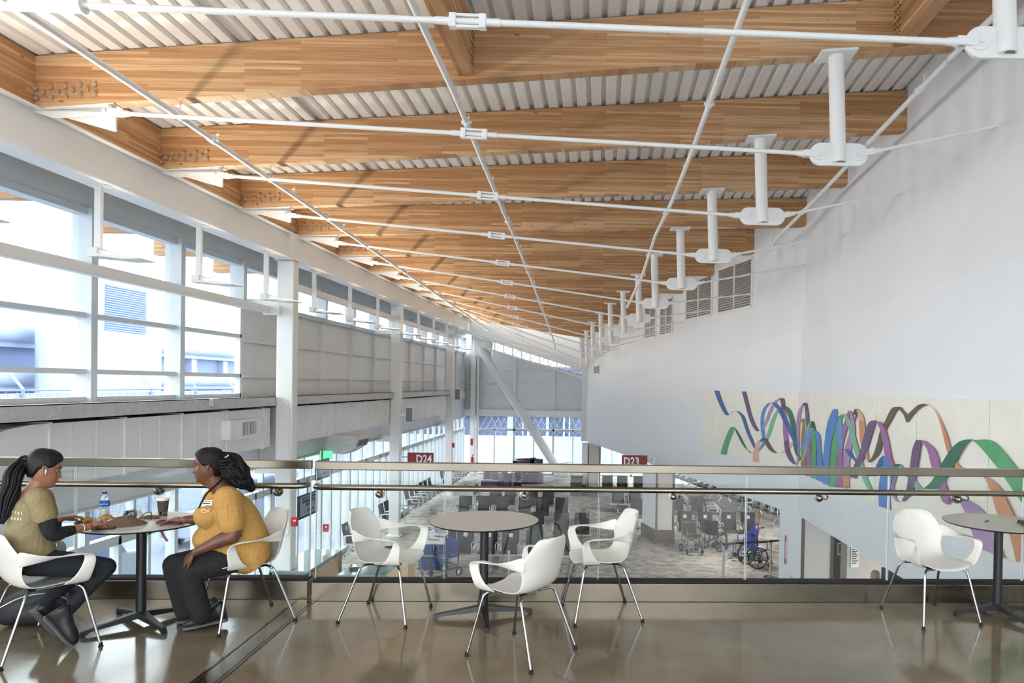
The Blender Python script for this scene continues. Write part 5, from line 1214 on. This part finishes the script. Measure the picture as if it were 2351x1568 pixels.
MT['teeA'] = cloth('khaki_cotton', (150, 134, 98), 10); MT['teeB'] = cloth('mustard_cotton', (188, 143, 78), 10); MT['sleeve'] = cloth('black_knit', (28, 28, 32), 8); MT['jean'] = cloth('dark_navy_denim', (30, 34, 42), 8)
MT['pants'] = cloth('black_trousers', (30, 30, 32), 7); MT['shoe'] = noisy('black_shoe', srgb(26, 26, 28), srgb(38, 38, 40), 30, .5); MT['sole'] = principled('dark_grey_sole', srgb(84, 84, 86), .7); MT['shirtC'] = cloth('grey_shirt', (90, 96, 110)); MT['eyew'] = principled('eye_white', srgb(225, 220, 214), .3); MT['lipA'] = principled('lip_rose', srgb(138, 76, 68), .45); MT['lipB'] = principled('lip_dark', srgb(92, 46, 42), .45)
class Fig:
    def __init__(s, P0, deg):
        s.P0 = Vector((*P0, 0)); a = math.radians(deg); s.f = Vector((math.cos(a), math.sin(a), 0)); s.l = Vector((-math.sin(a), math.cos(a), 0)); s.inv = None
    def on(s, px, py, off=0):
        d = FW+RT*((px-CX)/F)-UP*((py-CY)/F); q = s.P0+s.l*off; return CAM+d*((q-CAM).dot(s.l)/d.dot(s.l))
def loft(mb, st, n=24, p=2.0):
    """st: (centre, forward axis, lateral axis, r_forward, r_lateral)"""
    rows = []
    for c, u, v, ru, rv in st:
        row = []
        for j in range(n):
            a = 2*PI*j/n; ca, sa = math.cos(a), math.sin(a); g = lambda x: abs(x)**(2/p)*(1 if x >= 0 else -1)
            row.append(Vector(c)+u*g(ca)*ru+v*g(sa)*rv)
        rows.append(row)
    mb.grid(rows, True); k = len(mb.v)
    for r in (rows[0], rows[-1]): mb.add(r, [tuple(range(n))])
def limb(mb, pts, rad, n=16, sm=4):
    P = catmull([(*p,) for p in pts], sm); R = [v.x for v in catmull([(r, 0, 0) for r in rad], sm)]
    mb.tube(P, R, n); mb.ell(P[0], (R[0],)*3, 12); mb.ell(P[-1], (R[-1],)*3, 12)
def skinned(mb, name, mat, parent, vox=.008, it=4, fac=.5):
    me = bpy.data.meshes.new(name); me.from_pydata(mb.v, [], mb.f); me.validate(); me.materials.append(MT[mat])
    bm = bmesh.new(); bm.from_mesh(me); bmesh.ops.remove_doubles(bm, verts=bm.verts, dist=1e-5); bmesh.ops.recalc_face_normals(bm, faces=bm.faces); bm.to_mesh(me); bm.free()
    o = bpy.data.objects.new(name, me); COL.objects.link(o)
    m = o.modifiers.new('r', 'REMESH'); m.mode = 'VOXEL'; m.voxel_size = vox; m.use_smooth_shade = True
    m = o.modifiers.new('s', 'SMOOTH'); m.factor = fac; m.iterations = it
    # keep the evaluated surface as the real mesh
    bpy.context.view_layer.update(); dg = bpy.context.evaluated_depsgraph_get(); ev = bpy.data.meshes.new_from_object(o.evaluated_get(dg)); ev.name = name
    o.modifiers.clear(); o.data = ev; ev.polygons.foreach_set('use_smooth', [True]*len(ev.polygons))
    if parent: o.parent = parent
    return o
def lerp_tab(tab, z):
    for a, b in zip(tab[:-1], tab[1:]):
        if a[0] >= z >= b[0]:
            k = (a[0]-z)/(a[0]-b[0]+1e-9); return [x+(y-x)*k for x, y in zip(a, b)]
    return list(tab[0] if z > tab[0][0] else tab[-1])
#       z,    front, back, width, nose, lips, socket
HEAD = [(.122, .010, -.030, .012, 0, 0, 0), (.118, .032, -.052, .034, 0, 0, 0), (.105, .056, -.076, .054, 0, 0, 0), (.085, .072, -.092, .066, 0, 0, 0), (.06, .082, -.101, .073, 0, 0, 0), (.035, .086, -.104, .076, .001, 0, 0), (.02, .085, -.103, .076, .002, 0, .004),
        (.008, .081, -.101, .075, .003, 0, .010), (0, .080, -.099, .075, .007, 0, .012), (-.012, .080, -.096, .074, .012, 0, .008), (-.025, .080, -.091, .073, .018, 0, .002), (-.038, .080, -.085, .071, .024, 0, 0), (-.046, .080, -.080, .069, .022, 0, 0), (-.052, .080, -.076, .067, .008, .001, 0),
        (-.060, .080, -.070, .064, .001, .005, 0), (-.066, .080, -.066, .062, 0, .008, 0), (-.071, .079, -.062, .060, 0, .003, 0), (-.077, .079, -.056, .058, 0, .007, 0), (-.084, .077, -.050, .055, 0, .001, 0), (-.095, .078, -.040, .050, 0, .001, 0), (-.106, .078, -.028, .044, 0, .002, 0), (-.116, .068, -.014, .034, 0, 0, 0), (-.122, .045, .004, .018, 0, 0, 0)]
def head_pt(z, th, k=1.0):
    _, fr, bk, w, no, li, so = lerp_tab(HEAD, z); cx = (fr+bk)/2; a = (fr-bk)/2
    c, s = math.cos(th), math.sin(th); e = lambda x, p: abs(x)**p*(1 if x > 0 else -1)
    x = cx+a*e(c, .92)*k; y = w*e(s, .9)*k; t = math.atan2(math.sin(th), math.cos(th))
    g = lambda m, sg: math.exp(-((t-m)/sg)**2)
    x += no*g(0, .17)+li*g(0, .34)-so*(g(.42, .2)+g(-.42, .2)); y *= 1
    return x, y, z*k
def head_frame(c, deg, pitch=0, roll=0, s=1):
    return Matrix.Translation(c) @ Matrix.Rotation(math.radians(deg), 4, 'Z') @ Matrix.Rotation(math.radians(-pitch), 4, 'Y') @ Matrix.Rotation(math.radians(roll), 4, 'X') @ Matrix.Scale(s, 4)
def add_head(mb, M_, fat=0):
    zs = [.122-.004*i for i in range(62)]; n = 56
    rows = [[M_ @ Vector(head_pt(z, 2*PI*j/n)) for j in range(n)] for z in zs]
    mb.grid(rows, True); mb.add(rows[0], [tuple(range(n))]); mb.add(rows[-1], [tuple(range(n))])
    for s in (-1, 1):   # ears: outer rim and hollow
        e = catmull([(-.008, s*.074, -.028), (-.002, s*.080, -.035), (-.006, s*.084, -.015), (-.016, s*.088, .010), (-.012, s*.086, .024), (.0, s*.080, .020), (.004, s*.077, .008)], 4)
        mb.tube([M_ @ p for p in e], .0048, 8); mb.ell(M_ @ Vector((-.006, s*.077, -.003)), (.010, .010, .02), 10)
def add_face(M_, body, lip, browmat, closed=False, lidmat='skinA'):
    for s in (-1, 1):
        mb = MB(); mb.ell(M_ @ Vector((.0570, s*.031, .002)), (.0122,)*3, 14); e = mb.build('eye', 'eyew', body, smooth='all', auto=180)
        mb = MB(); mb.ell(M_ @ Vector((.0650 if not closed else .058, s*.0325, .001)), (.0062,)*3, 10); mb.build('iris', 'ink', e, smooth='all', auto=180)
        mb = MB(); mb.tube([M_ @ Vector(p) for p in catmull([(.0700, s*.020, .006 if not closed else -.002), (.0738, s*.031, .009 if not closed else -.003), (.0660, s*.044, .005 if not closed else -.003)], 4)], .0016, 6); mb.build('lashes', 'ink', body)
        mb = MB(); mb.tube([M_ @ Vector(p) for p in catmull([(.087, s*.014, .021), (.0845, s*.028, .026), (.072, s*.048, .022)], 4)], [.0015]+[.0026]*7+[.0012], 6); mb.build('eyebrow', browmat, body)
    mb = MB(); mb.tube([M_ @ Vector(p) for p in catmull([(.069, -.024, -.070), (.083, -.009, -.0655), (.0855, 0, -.067), (.083, .009, -.0655), (.069, .024, -.070)], 4)], [.001]+[.0042]*15+[.001], 8)
    mb.tube([M_ @ Vector(p) for p in catmull([(.069, -.022, -.072), (.082, -.009, -.0765), (.0845, 0, -.0775), (.082, .009, -.0765), (.069, .022, -.072)], 4)], [.001]+[.0046]*15+[.001], 8); mb.build('lips', lip, body, smooth='all', auto=180)
def hair_cap(M_, line, thick, mat, parent, name='hair', seed=0):
    """scalp hair: proud of the head above the hairline, tucked inside it below"""
    mb = MB(); n = 64; rows = []
    for i in range(66):
        z = .122-.0035*i; row = []
        for j in range(n):
            th = 2*PI*j/n; t = abs(math.atan2(math.sin(th), math.cos(th))); h = lerp_tab([(-a, b) for a, b in line][::1], -t)[1] if False else None
            for (a0, h0), (a1, h1) in zip(line[:-1], line[1:]):
                if a0 <= t <= a1: h = h0+(h1-h0)*(t-a0)/(a1-a0); break
            d = max(-1, min(1, (z-h)/.008)); tk = thick*d if d > 0 else .012*d
            x, y, zz = head_pt(z, th); c = Vector((-.01, 0, .0)); v = Vector((x, y, zz))-c; L = v.length
            rip = .0012*math.sin(th*23+z*60+seed) if d > 0 else 0
            row.append(M_ @ (c+v*((L+tk+rip)/L)))
        rows.append(row)
    mb.grid(rows, True); mb.add(rows[0], [tuple(range(n))]); mb.add(rows[-1], [tuple(range(n))])
    return mb.build(name, mat, parent, smooth='all', auto=180)
def tail(pts, rads, mat, parent, seed, strands=16, name='ponytail', wav=0):
    rd = random.Random(seed); P = catmull(pts, 6); R = [v for v in catmull([(a, b, 0) for a, b in rads], 6)]; mb = MB()
    mb.tube(P, [(r.x*.86, r.y*.86) for r in R], 18)
    for k in range(strands):
        a = 2*PI*k/strands+rd.uniform(-.15, .15); w = rd.uniform(.8, 1.04); ph = rd.uniform(0, 6)
        Q = []
        for i, (p, r) in enumerate(zip(P, R)):
            t = (P[min(i+1, len(P)-1)]-P[max(i-1, 0)]).normalized(); u = t.cross(Vector((0, 0, 1))); u = u.normalized() if u.length > .1 else Vector((1, 0, 0)); v = t.cross(u)
            q = wav*math.sin(i*.9+ph)*i/len(P); Q.append(p+u*(math.cos(a)*r.x*w+q)+v*(math.sin(a)*r.y*w+q*.6))
        mb.tube(Q, [max(.25*min(r.x, r.y), .003) for r in R], 6)
    if wav:
        for k in range(26):
            i = rd.randrange(6, len(P)-1); p = P[i]+Vector((rd.uniform(-.04, .04), rd.uniform(-.03, .03), rd.uniform(-.03, .03))); d = (P[min(i+1, len(P)-1)]-P[i-1]).normalized()
            mb.tube(catmull([p, p+d*.05+Vector((0, 0, rd.uniform(-.02, .03))), p+d*.09+Vector((rd.uniform(-.02, .02), 0, rd.uniform(-.04, .03)))], 4), .0013, 4)
    return mb.build(name, mat, parent, smooth='all', auto=180)
def hand(mb, w, d, nrm, side, curl=(.25, .35, .3), spread=.08, thumb=.7, s=1.0, fold=(1, 1, 1, 1)):
    """w wrist, d towards the fingers, nrm out of the back of the hand, side +1 puts the thumb on d x nrm"""
    d = d.normalized(); nrm = (nrm-d*nrm.dot(d)).normalized(); sd = d.cross(nrm)*side; w = Vector(w)
    rows = []
    for f, hw, ht in ((-.02, .024, .019), (.0, .025, .018), (.02, .031, .017), (.045, .039, .0165), (.07, .041, .015), (.088, .039, .012), (.096, .034, .008)):
        c = w+d*f*s; rows.append((c, nrm, sd, ht*s, hw*s))
    loft(mb, rows, 16, 2.6)
    for k, (o, L, r) in enumerate(((.029, .072, .0086), (.010, .080, .0088), (-.010, .075, .0085), (-.029, .059, .0076))):
        p = w+d*(.086-.004*abs(k-1))*s+sd*o*s; a = 0; dd = (d+sd*(spread*(1.5-k))).normalized(); pts = [p-dd*.012*s, p]; rr = [r*1.08*s, r*1.05*s]
        for q, c in zip((.45, .30, .25), curl):
            a += c*fold[k]; v = dd*math.cos(a)-nrm*math.sin(a); p = p+v*L*q*s; pts += [p-v*L*q*.5*s, p]; rr += [r*.96*s, r*(1.0 if q > .26 else .8)*s]
        mb.tube(pts, rr, 10); mb.ell(pts[-1], (rr[-1],)*3, 8)
    b = w+d*.022*s+sd*.026*s; v = (d*math.cos(thumb)+sd*math.sin(thumb)-nrm*.25).normalized(); v2 = (d*math.cos(thumb*.45)+sd*math.sin(thumb*.45)-nrm*.3).normalized()
    pts = [b, b+v*.035*s, b+v*.035*s+v2*.03*s, b+v*.035*s+v2*.056*s]; mb.tube(pts, [.0135*s, .0115*s, .0105*s, .0082*s], 10); mb.ell(pts[-1], (.0082*s,)*3, 8)
def shoe(parent, ankle, toe, heel, mat, w=.045, lab=None):
    """closed shoe from heel to toe with a thick sole"""
    f = (toe-heel).normalized(); L = (toe-heel).length; lat = f.cross(Vector((0, 0, 1))).normalized(); up = lat.cross(f).normalized()
    if up.z < 0: up = -up
    st = [(0, .022, .03, .035), (.04, .038, .046, .055), (.12, .042, .05, .065), (.3, .036, .042, .05), (.5, .032, .045, .036), (.72, .03, .05, .028), (.9, .022, .042, .018), (1.0, .012, .022, .008)]
    mb = MB(); loft(mb, [(heel+f*(a*L)+up*(.024+h), up, lat, h+.008, ww) for a, _, ww, h in st], 18, 2.3)
    limb(mb, [heel+f*.16*L+up*.07, (heel+f*.22*L+up*.07).lerp(ankle, .6)], [.042, .042], 14, 3)
    o = skinned(mb, 'shoe', mat, parent, .006, 3)
    mb = MB(); loft(mb, [(heel+f*(a*L-.0)+up*.012, up, lat, .014, ww+.005) for a, _, ww, h in [(-.015, 0, .022, 0)]+st[1:-1]+[(1.01, 0, .02, 0)]], 20, 3)
    s = mb.build('sole', 'sole', o, smooth=True)
    mb = MB()
    for k in range(4): c = heel+f*((.38+.08*k)*L)+up*(.088-.012*k); mb.tube([c-lat*.022, c+up*.006, c+lat*.022], .0028, 6)
    c = heel+f*(.36*L)+up*.098; mb.tube(catmull([c, c+lat*.03+up*.012, c+lat*.035-up*.02, c+lat*.01], 4), .0024, 5); mb.tube(catmull([c, c-lat*.03+up*.012, c-lat*.035-up*.02, c-lat*.01], 4), .0024, 5); mb.build('laces', mat, o)
    return o
Z1 = Vector((0, 0, 1))
# -------------------------------- person with the ponytail, facing right
A = Fig((-3.70, 4.86), 42)
tA = thing('person', 'person with long black ponytail, khaki tee over black sleeves, eating at the left table', 'person', (0, 0, 0))
hc = A.on(103, 1076); MA = head_frame(hc, 39, -13, 0, 1.02)
nr, fa = -.17, .17     # near shoulder, far shoulder offsets
shN, shF = A.on(88, 1147, nr), A.on(96, 1143, fa); elN = A.on(121, 1227, -.24); wrN = A.on(204, 1210, -.10); elF = A.on(120, 1222, .22); wrF = A.on(128, 1192, .28)
wrF = A.on(133, 1193, .20); 
# keep wrists at table height
def setz(v, z): v = v.copy(); v.z = z; return v
def to_z(px, py, z): return at(px, py, Z=z)
wrN = to_z(203, 1209, TZ+.045); tipN = to_z(262, 1197, TZ+.02); wrF = to_z(137, 1192, TZ+.05)
nb = A.on(80, 1124); nt = A.on(92, 1104)
mb = MB(); add_head(mb, MA); limb(mb, [A.on(72, 1136), nb, A.on(90, 1108), A.on(97, 1092)], [.066, .056, .051, .052])
limb(mb, [elN.lerp(wrN, .35), elN.lerp(wrN, .7), wrN], [.036, .029, .023]); limb(mb, [elF.lerp(wrF, .5), wrF], [.030, .023])
hand(mb, wrN, tipN-wrN, Vector((-.35, -.35, .85)), 1, (.35, .5, .4), .05, .55)
dF = A.f*.9+A.l*-.1+Z1*.12; hand(mb, wrF, dF, Vector((0, .25, .9)), -1, (.3, .4, .3), .12, .7)
body = skinned(mb, 'body', 'skinA', tA, .0042, 2, .45)
add_face(MA, body, 'lipA', 'hairK', True)
hl = [(0, .066), (.45, .064), (.8, .05), (1.05, .025), (1.3, .012), (1.5, .016), (1.75, .0), (1.95, -.03), (2.3, -.06), (PI+.01, -.07)]
hr = hair_cap(MA, hl, .010, 'hairK', tA)
k0 = MA @ Vector((-.118, 0, .04))
mb = MB(); mb.lathe([(.001, -.016), (.026, -.016), (.026, .016), (.001, .016)], c=(0, 0, 0), axis='x', n=14); o = mb.build('hair_tie', 'black_s', hr, smooth=True); o.matrix_local = MA @ Matrix.Translation((-.112, 0, .045))
tail([MA @ Vector((-.09, 0, .04)), k0, A.on(48, 1067), A.on(32, 1090, -.03), A.on(24, 1130, -.05), A.on(14, 1170, -.06), A.on(2, 1203, -.07)], [(.022, .022), (.024, .024), (.033, .036), (.038, .05), (.034, .05), (.026, .036), (.008, .012)], 'hairK', hr, 2)
mb = MB(); mb.tube([MA @ Vector(p) for p in [(.003, -.086, .002), (.005, -.089, -.004), (.006, -.088, -.028)]], [.0045, .0048, .0024], 8); mb.build('earbud', 'signw', tA, smooth='all', auto=180)
mb = MB(); mb.lathe([(.0275, -.003), (.0295, 0), (.0275, .003)], n=20); o = mb.build('bangle', 'cream', tA); q = (elN.lerp(wrN, .80)); o.matrix_local = Matrix.Translation(q) @ (wrN-elN).to_track_quat('Z', 'Y').to_matrix().to_4x4()
# t-shirt with short sleeves
ax = lambda F_, ps: [(ps[min(i+1, len(ps)-1)]-ps[max(i-1, 0)]).normalized() for i in range(len(ps))]
def torso(F_, cs, ru, rv, offs=0):
    T = ax(F_, cs); return [(c, F_.l.cross(t).normalized()*-1 if False else (F_.f-t*F_.f.dot(t)).normalized(), F_.l, a, b) for c, t, a, b in zip(cs, T, ru, rv)]
mb = MB()
cs = [A.on(68, 1287), A.on(66, 1268), A.on(65, 1240), A.on(67, 1210), A.on(72, 1180), A.on(77, 1155), A.on(80, 1138), A.on(81, 1127)]
loft(mb, torso(A, cs, [.145, .150, .140, .125, .118, .105, .075, .052], [.185, .185, .165, .165, .175, .175, .13, .07]), 28, 2.3)
for s, e in ((shN, elN), (shF, elF)):
    c0 = A.on(80, 1150); limb(mb, [c0.lerp(s, .6)+Vector((0, 0, .01)), s, s.lerp(e, .25), s.lerp(e, .46)], [.075, .07, .068, .068])
tee = skinned(mb, 'tee_shirt', 'teeA', tA, .008, 3, .5)
mb = MB()
for s, e, w in ((shN, elN, wrN), (shF, elF, wrF)): limb(mb, [s, s.lerp(e, .5), e, e.lerp(w, .3), e.lerp(w, .5)], [.052, .052, .046, .040, .036])
skinned(mb, 'long_sleeves', 'sleeve', tA, .007, 3)
from mathutils.bvhtree import BVHTree
def onto(obj, px, py):
    """where the line of sight meets the cloth, and the cloth's facing there"""
    me = obj.data; bv = BVHTree.FromPolygons([v.co for v in me.vertices], [tuple(p.vertices) for p in me.polygons]); d = (FW+RT*((px-CX)/F)-UP*((py-CY)/F)).normalized()
    h, n_, _, _ = bv.ray_cast(CAM, d); return (h, n_) if h is not None else (None, None)
def decal(name, body, size, mat, parent, px, py, lean=0):
    """lettering printed on cloth, letter by letter so that it follows the surface"""
    for i, ch in enumerate(body):
        h, n_ = onto(parent, px+i*size*230, py+i*size*230*lean)
        if h is None: continue
        z = (Z1-n_*Z1.dot(n_)).normalized(); x = z.cross(n_).normalized(); m3 = Matrix((x, z, n_)).transposed()
        o = text(name, ch, size, mat, parent, (0, 0, 0), (0, 0, 0), .0006); o.matrix_local = Matrix.Translation(h+n_*.0012) @ m3.to_4x4()
decal('back_lettering', 'local', .030, 'signw', tee, 22, 1172, .25); decal('back_lettering', 'moment', .030, 'signw', tee, 14, 1188, .1)
# trousers
hipN, hipF = A.on(78, 1290, -.09), A.on(78, 1290, .09)
knN, knF = A.on(243, 1302, -.12), A.on(212, 1297, .14); anN, anF = A.on(156, 1402, -.08), A.on(103, 1380, .10)
mb = MB(); loft(mb, torso(A, [A.on(70, 1306), A.on(68, 1285), A.on(67, 1262)], [.13, .145, .12], [.18, .19, .15]), 24, 2.3)
for h, k, a in ((hipN, knN, anN), (hipF, knF, anF)):
    limb(mb, [h, h.lerp(k, .5), k], [.095, .083, .066]); limb(mb, [k, k.lerp(a, .35)+Vector((-.01, 0, -.0)), k.lerp(a, .7), a], [.066, .058, .046, .042])
skinned(mb, 'jeans', 'jean', tA, .009, 4)
toeN = to_z(165, 1484, .012); heelN = A.on(106, 1419, -.06); toeF = A.on(124, 1462, .12); toeF = to_z(127, 1462, .012); heelF = A.on(64, 1398, .08)
shoe(tA, anN, toeN, toeN+(heelN-toeN).normalized()*.265, 'shoe'); shoe(tA, anF, toeF, toeF+(heelF-toeF).normalized()*.265, 'shoe')
# -------------------------------- person in mustard tee, facing left
B = Fig((-2.66, 5.43), 212)
tB = thing('person', 'person in mustard tee and black trousers with wavy hair tied back, looking left', 'person', (0, 0, 0))
hcB = B.on(478, 1070); MBh = head_frame(hcB, 201, -2, 0, 1.02)
ne, fr_ = .20, -.20   # near is the left side
sN, sF = B.on(522, 1146, .19), B.on(494, 1146, -.17); eN = B.on(537, 1226, .26); wN = B.on(447, 1268, .20)
wF = to_z(424, 1193, TZ+.045); eF = B.on(475, 1215, -.30); eF = wF+Vector((.2, .16, -.02)); tF = to_z(374, 1190, TZ+.045)
mb = MB(); add_head(mb, MBh); limb(mb, [B.on(520, 1133), B.on(505, 1120), B.on(492, 1104), B.on(484, 1086)], [.075, .066, .062, .060])
limb(mb, [B.on(460, 1098), B.on(472, 1103)], [.03, .04])
limb(mb, [sN.lerp(eN, .5), eN, eN.lerp(wN, .3), eN.lerp(wN, .7), wN], [.062, .055, .050, .036, .027])
limb(mb, [sF.lerp(eF, .5), eF, eF.lerp(wF, .5), wF], [.055, .050, .042, .028])
hand(mb, wN, B.on(424, 1290, .16)-wN, Vector((-.25, -.55, .7)), -1, (.25, .3, .2), .04, .5)
hand(mb, wF, tF-wF, Vector((0, -.1, 1)), 1, (.12, .3, .25), .06, .6)
bodyB = skinned(mb, 'body', 'skinB', tB, .0045, 2, .45)
add_face(MBh, bodyB, 'lipB', 'hairB')
hlB = [(0, .078), (.45, .072), (.8, .055), (1.05, .03), (1.3, .006), (1.5, .012), (1.75, .0), (1.95, -.03), (2.3, -.07), (PI+.01, -.09)]
hb = hair_cap(MBh, hlB, .014, 'hairB', tB, seed=2)
cl = MBh @ Vector((-.118, 0, .045))
tail([MBh @ Vector((-.06, 0, .01)), MBh @ Vector((-.10, 0, .015)), B.on(525, 1068), B.on(545, 1088, .02), B.on(562, 1106, .03), B.on(583, 1126, .03)], [(.06, .065), (.062, .07), (.078, .082), (.07, .072), (.045, .048), (.010, .012)], 'hairB', hb, 5, 26, 'tied_back_hair', .014)
mb = MB(); mb.tube([cl+Vector((0, -.05, -.02)), cl+Vector((.01, -.035, .012)), cl+Vector((.02, -.01, .03))], .007, 8); mb.build('hair_clip', 'cream', hb, smooth=True)
for w in (1,): mb = MB(); mb.ell(MBh @ Vector((-.008, .082, -.033)), (.004,)*3, 8); mb.build('earring', 'alu', tB)
mb = MB()
cs = [B.on(588, 1288), B.on(572, 1270), B.on(549, 1245), B.on(537, 1220), B.on(529, 1192), B.on(522, 1165), B.on(517, 1143), B.on(511, 1126)]
loft(mb, torso(B, cs, [.125, .185, .215, .212, .200, .170, .115, .065], [.22, .24, .235, .22, .21, .20, .15, .08]), 30, 2.2)
mb.ell(B.on(482, 1184, .09), (.11, .11, .095), 18); mb.ell(B.on(480, 1184, -.08), (.11, .11, .095), 18); mb.ell(B.on(486, 1236, .02), (.13, .13, .11), 18)
c0 = B.on(520, 1150)
for s, e, f2 in ((sN, eN, .70), (sF, eF, .6)): limb(mb, [c0.lerp(s, .5), s, s.lerp(e, .35), s.lerp(e, f2)], [.095, .092, .092, .088])
teeB = skinned(mb, 'tee_shirt', 'teeB', tB, .008, 3, .5)
# lanyard, badge
def ribbon(name, pts, w, mat, parent):
    P = catmull(pts, 5); mb = MB(); mb.tube(P, [(.0025, w)]*len(P), 6); return mb.build(name, mat, parent)
near = lambda px, py, k: at(px, py, Y=k)
surfB = lambda px, py, dy=0: B.on(px, py, .165+dy)
ribbon('lanyard', [B.on(508, 1102, .05), B.on(498, 1112, .085), B.on(484, 1124, .115), B.on(472, 1137, .12), B.on(462, 1155, .12), B.on(457, 1168, .115)], .009, 'black', tB)
h, n_ = onto(teeB, 476, 1157); n_ = (n_*.3+(CAM-h).normalized()*.9+Vector((-.25, 0, 0))).normalized(); z = (Z1-n_*Z1.dot(n_)).normalized(); x = z.cross(n_).normalized(); m3 = Matrix((x, -n_, z)).transposed()
o = MB().box(-.036, .036, -.003, .003, -.024, .024).build('name_badge', 'signw', tB, bevel=.003); o.matrix_local = Matrix.Translation(h+n_*.012) @ m3.to_4x4()
mb = MB(); mb.box(-.024, .024, -.0045, -.003, -.006, .002); mb.box(-.03, .03, -.0045, -.003, .010, .014); mb.build('badge_print', 'ink', o)
h, n_ = onto(teeB, 471, 1172); z = (Z1-n_*Z1.dot(n_)).normalized(); x = z.cross(n_).normalized(); m3 = Matrix((x, -n_, z)).transposed()
mb = MB(); mb.tube(catmull([(-.03, 0, 0), (-.01, -.001, .008), (.01, -.001, -.004), (.03, 0, .006)], 4), .002, 5); mb.tube(catmull([(-.025, 0, -.012), (0, 0, -.016), (.03, 0, -.008)], 4), .0016, 5); o = mb.build('chest_print', 'signw', teeB); o.matrix_local = Matrix.Translation(h+n_*.001) @ m3.to_4x4()
decal('back_lettering', 'home', .03, 'signw', teeB, 568, 1137, -.5)
# trousers
hN, hF = B.on(574, 1270, .11), B.on(572, 1270, -.11); kN, kF = B.on(432, 1310, .13), B.on(400, 1296, -.12); aN, aF = B.on(462, 1412, .10), B.on(425, 1402, -.12)
mb = MB(); loft(mb, torso(B, [B.on(572, 1290), B.on(566, 1276), B.on(560, 1258)], [.14, .15, .13], [.19, .20, .18]), 24, 2.3)
for h, k, a in ((hN, kN, aN), (hF, kF, aF)):
    limb(mb, [h, h.lerp(k, .5), k], [.115, .105, .080]); limb(mb, [k, k.lerp(a, .35), k.lerp(a, .7), a], [.080, .078, .074, .072])
skinned(mb, 'trousers', 'pants', tB, .009, 4)
def ground(v, z=.0): v = v.copy(); v.z = z; return v
tN = to_z(421, 1447, .004); dirN = Vector((.86, .44, .0)).normalized(); shoe(tB, aN, tN, tN+dirN*.285+Vector((0, 0, .035)), 'shoe', .05)
tF_ = to_z(407, 1432, .004); shoe(tB, aF, tF_, tF_+dirN*.28+Vector((0, 0, .02)), 'shoe', .05)
# -------------------------------- person far below, short grey hair, seen from behind
tC = thing('person', 'person with short greying hair seen from behind below the slanted wall edge', 'person', (0, 0, 0))
hx_ = at(2010, 1326, Y=12.6); MC = head_frame(hx_, 80, 0, 0, 1); mb = MB(); add_head(mb, MC); limb(mb, [hx_+Vector((0, 0, -.1)), hx_+Vector((0, 0, -.2))], [.055, .06])
base = Vector((hx_.x, hx_.y, hx_.z-.22)); zf = ZL
for s in (-1, 1): limb(mb, [base+Vector((s*.22, 0, -.35)), base+Vector((s*.24, .1, -.55))], [.035, .028]); hand(mb, base+Vector((s*.24, .1, -.57)), Vector((0, .1, -1)), Vector((s, 0, 0)), 1)
skinned(mb, 'body', 'skinC', tC, .007, 2)
hair_cap(MC, [(0, .08), (.8, .05), (1.2, .01), (1.6, .0), (2.0, -.04), (PI+.01, -.055)], .008, 'hairG', tC)
mb = MB(); loft(mb, [(base+Vector((0, 0, z)), Vector((0, 1, 0)), Vector((1, 0, 0)), a, b) for z, a, b in ((.04, .06, .07), (0, .09, .16), (-.08, .12, .2), (-.3, .12, .18), (-.55, .12, .17))], 20)
for s in (-1, 1): limb(mb, [base+Vector((s*.17, 0, -.03)), base+Vector((s*.22, 0, -.33))], [.065, .05])
skinned(mb, 'shirt', 'shirtC', tC, .012, 3)
mb = MB()
for s in (-1, 1): limb(mb, [base+Vector((s*.09, 0, -.5)), base+Vector((s*.1, .02, -.85)), Vector((base.x+s*.1, base.y, zf+.1))], [.095, .07, .055])
skinned(mb, 'trousers', 'pants', tC, .014, 3)
for s in (-1, 1): shoe(tC, Vector((base.x+s*.1, base.y, zf+.1)), Vector((base.x+s*.1, base.y+.2, zf+.0)), Vector((base.x+s*.1, base.y-.07, zf)), 'shoe')
# ================================================================ light
w = bpy.data.worlds.new('sky'); SC.world = w; w.use_nodes = True; nt = w.node_tree
bg = nt.nodes['Background']; tc = nt.nodes.new('ShaderNodeTexCoord'); sp = nt.nodes.new('ShaderNodeSeparateXYZ')
rp = nt.nodes.new('ShaderNodeValToRGB'); e = rp.color_ramp.elements
e[0].position = .42; e[0].color = (.62, .66, .70, 1); e[1].position = .62; e[1].color = (.90, .96, 1, 1)
mr = nt.nodes.new('ShaderNodeMapRange'); mr.inputs['From Min'].default_value = -1
nt.links.new(tc.outputs['Generated'], sp.inputs[0]); nt.links.new(sp.outputs[2], mr.inputs[0]); nt.links.new(mr.outputs[0], rp.inputs[0]); nt.links.new(rp.outputs[0], bg.inputs[0])
bg.inputs[1].default_value = 4.9
SC.view_settings.exposure = 0.36
SC.cycles.max_bounces = 6; SC.cycles.diffuse_bounces = 3; SC.cycles.glossy_bounces = 3; SC.cycles.transmission_bounces = 4; SC.cycles.transparent_max_bounces = 16
SC.cycles.use_adaptive_sampling = True; SC.cycles.adaptive_threshold = .09; SC.cycles.adaptive_min_samples = 14
SC.cycles.sample_clamp_indirect = 6; SC.cycles.use_denoising = True
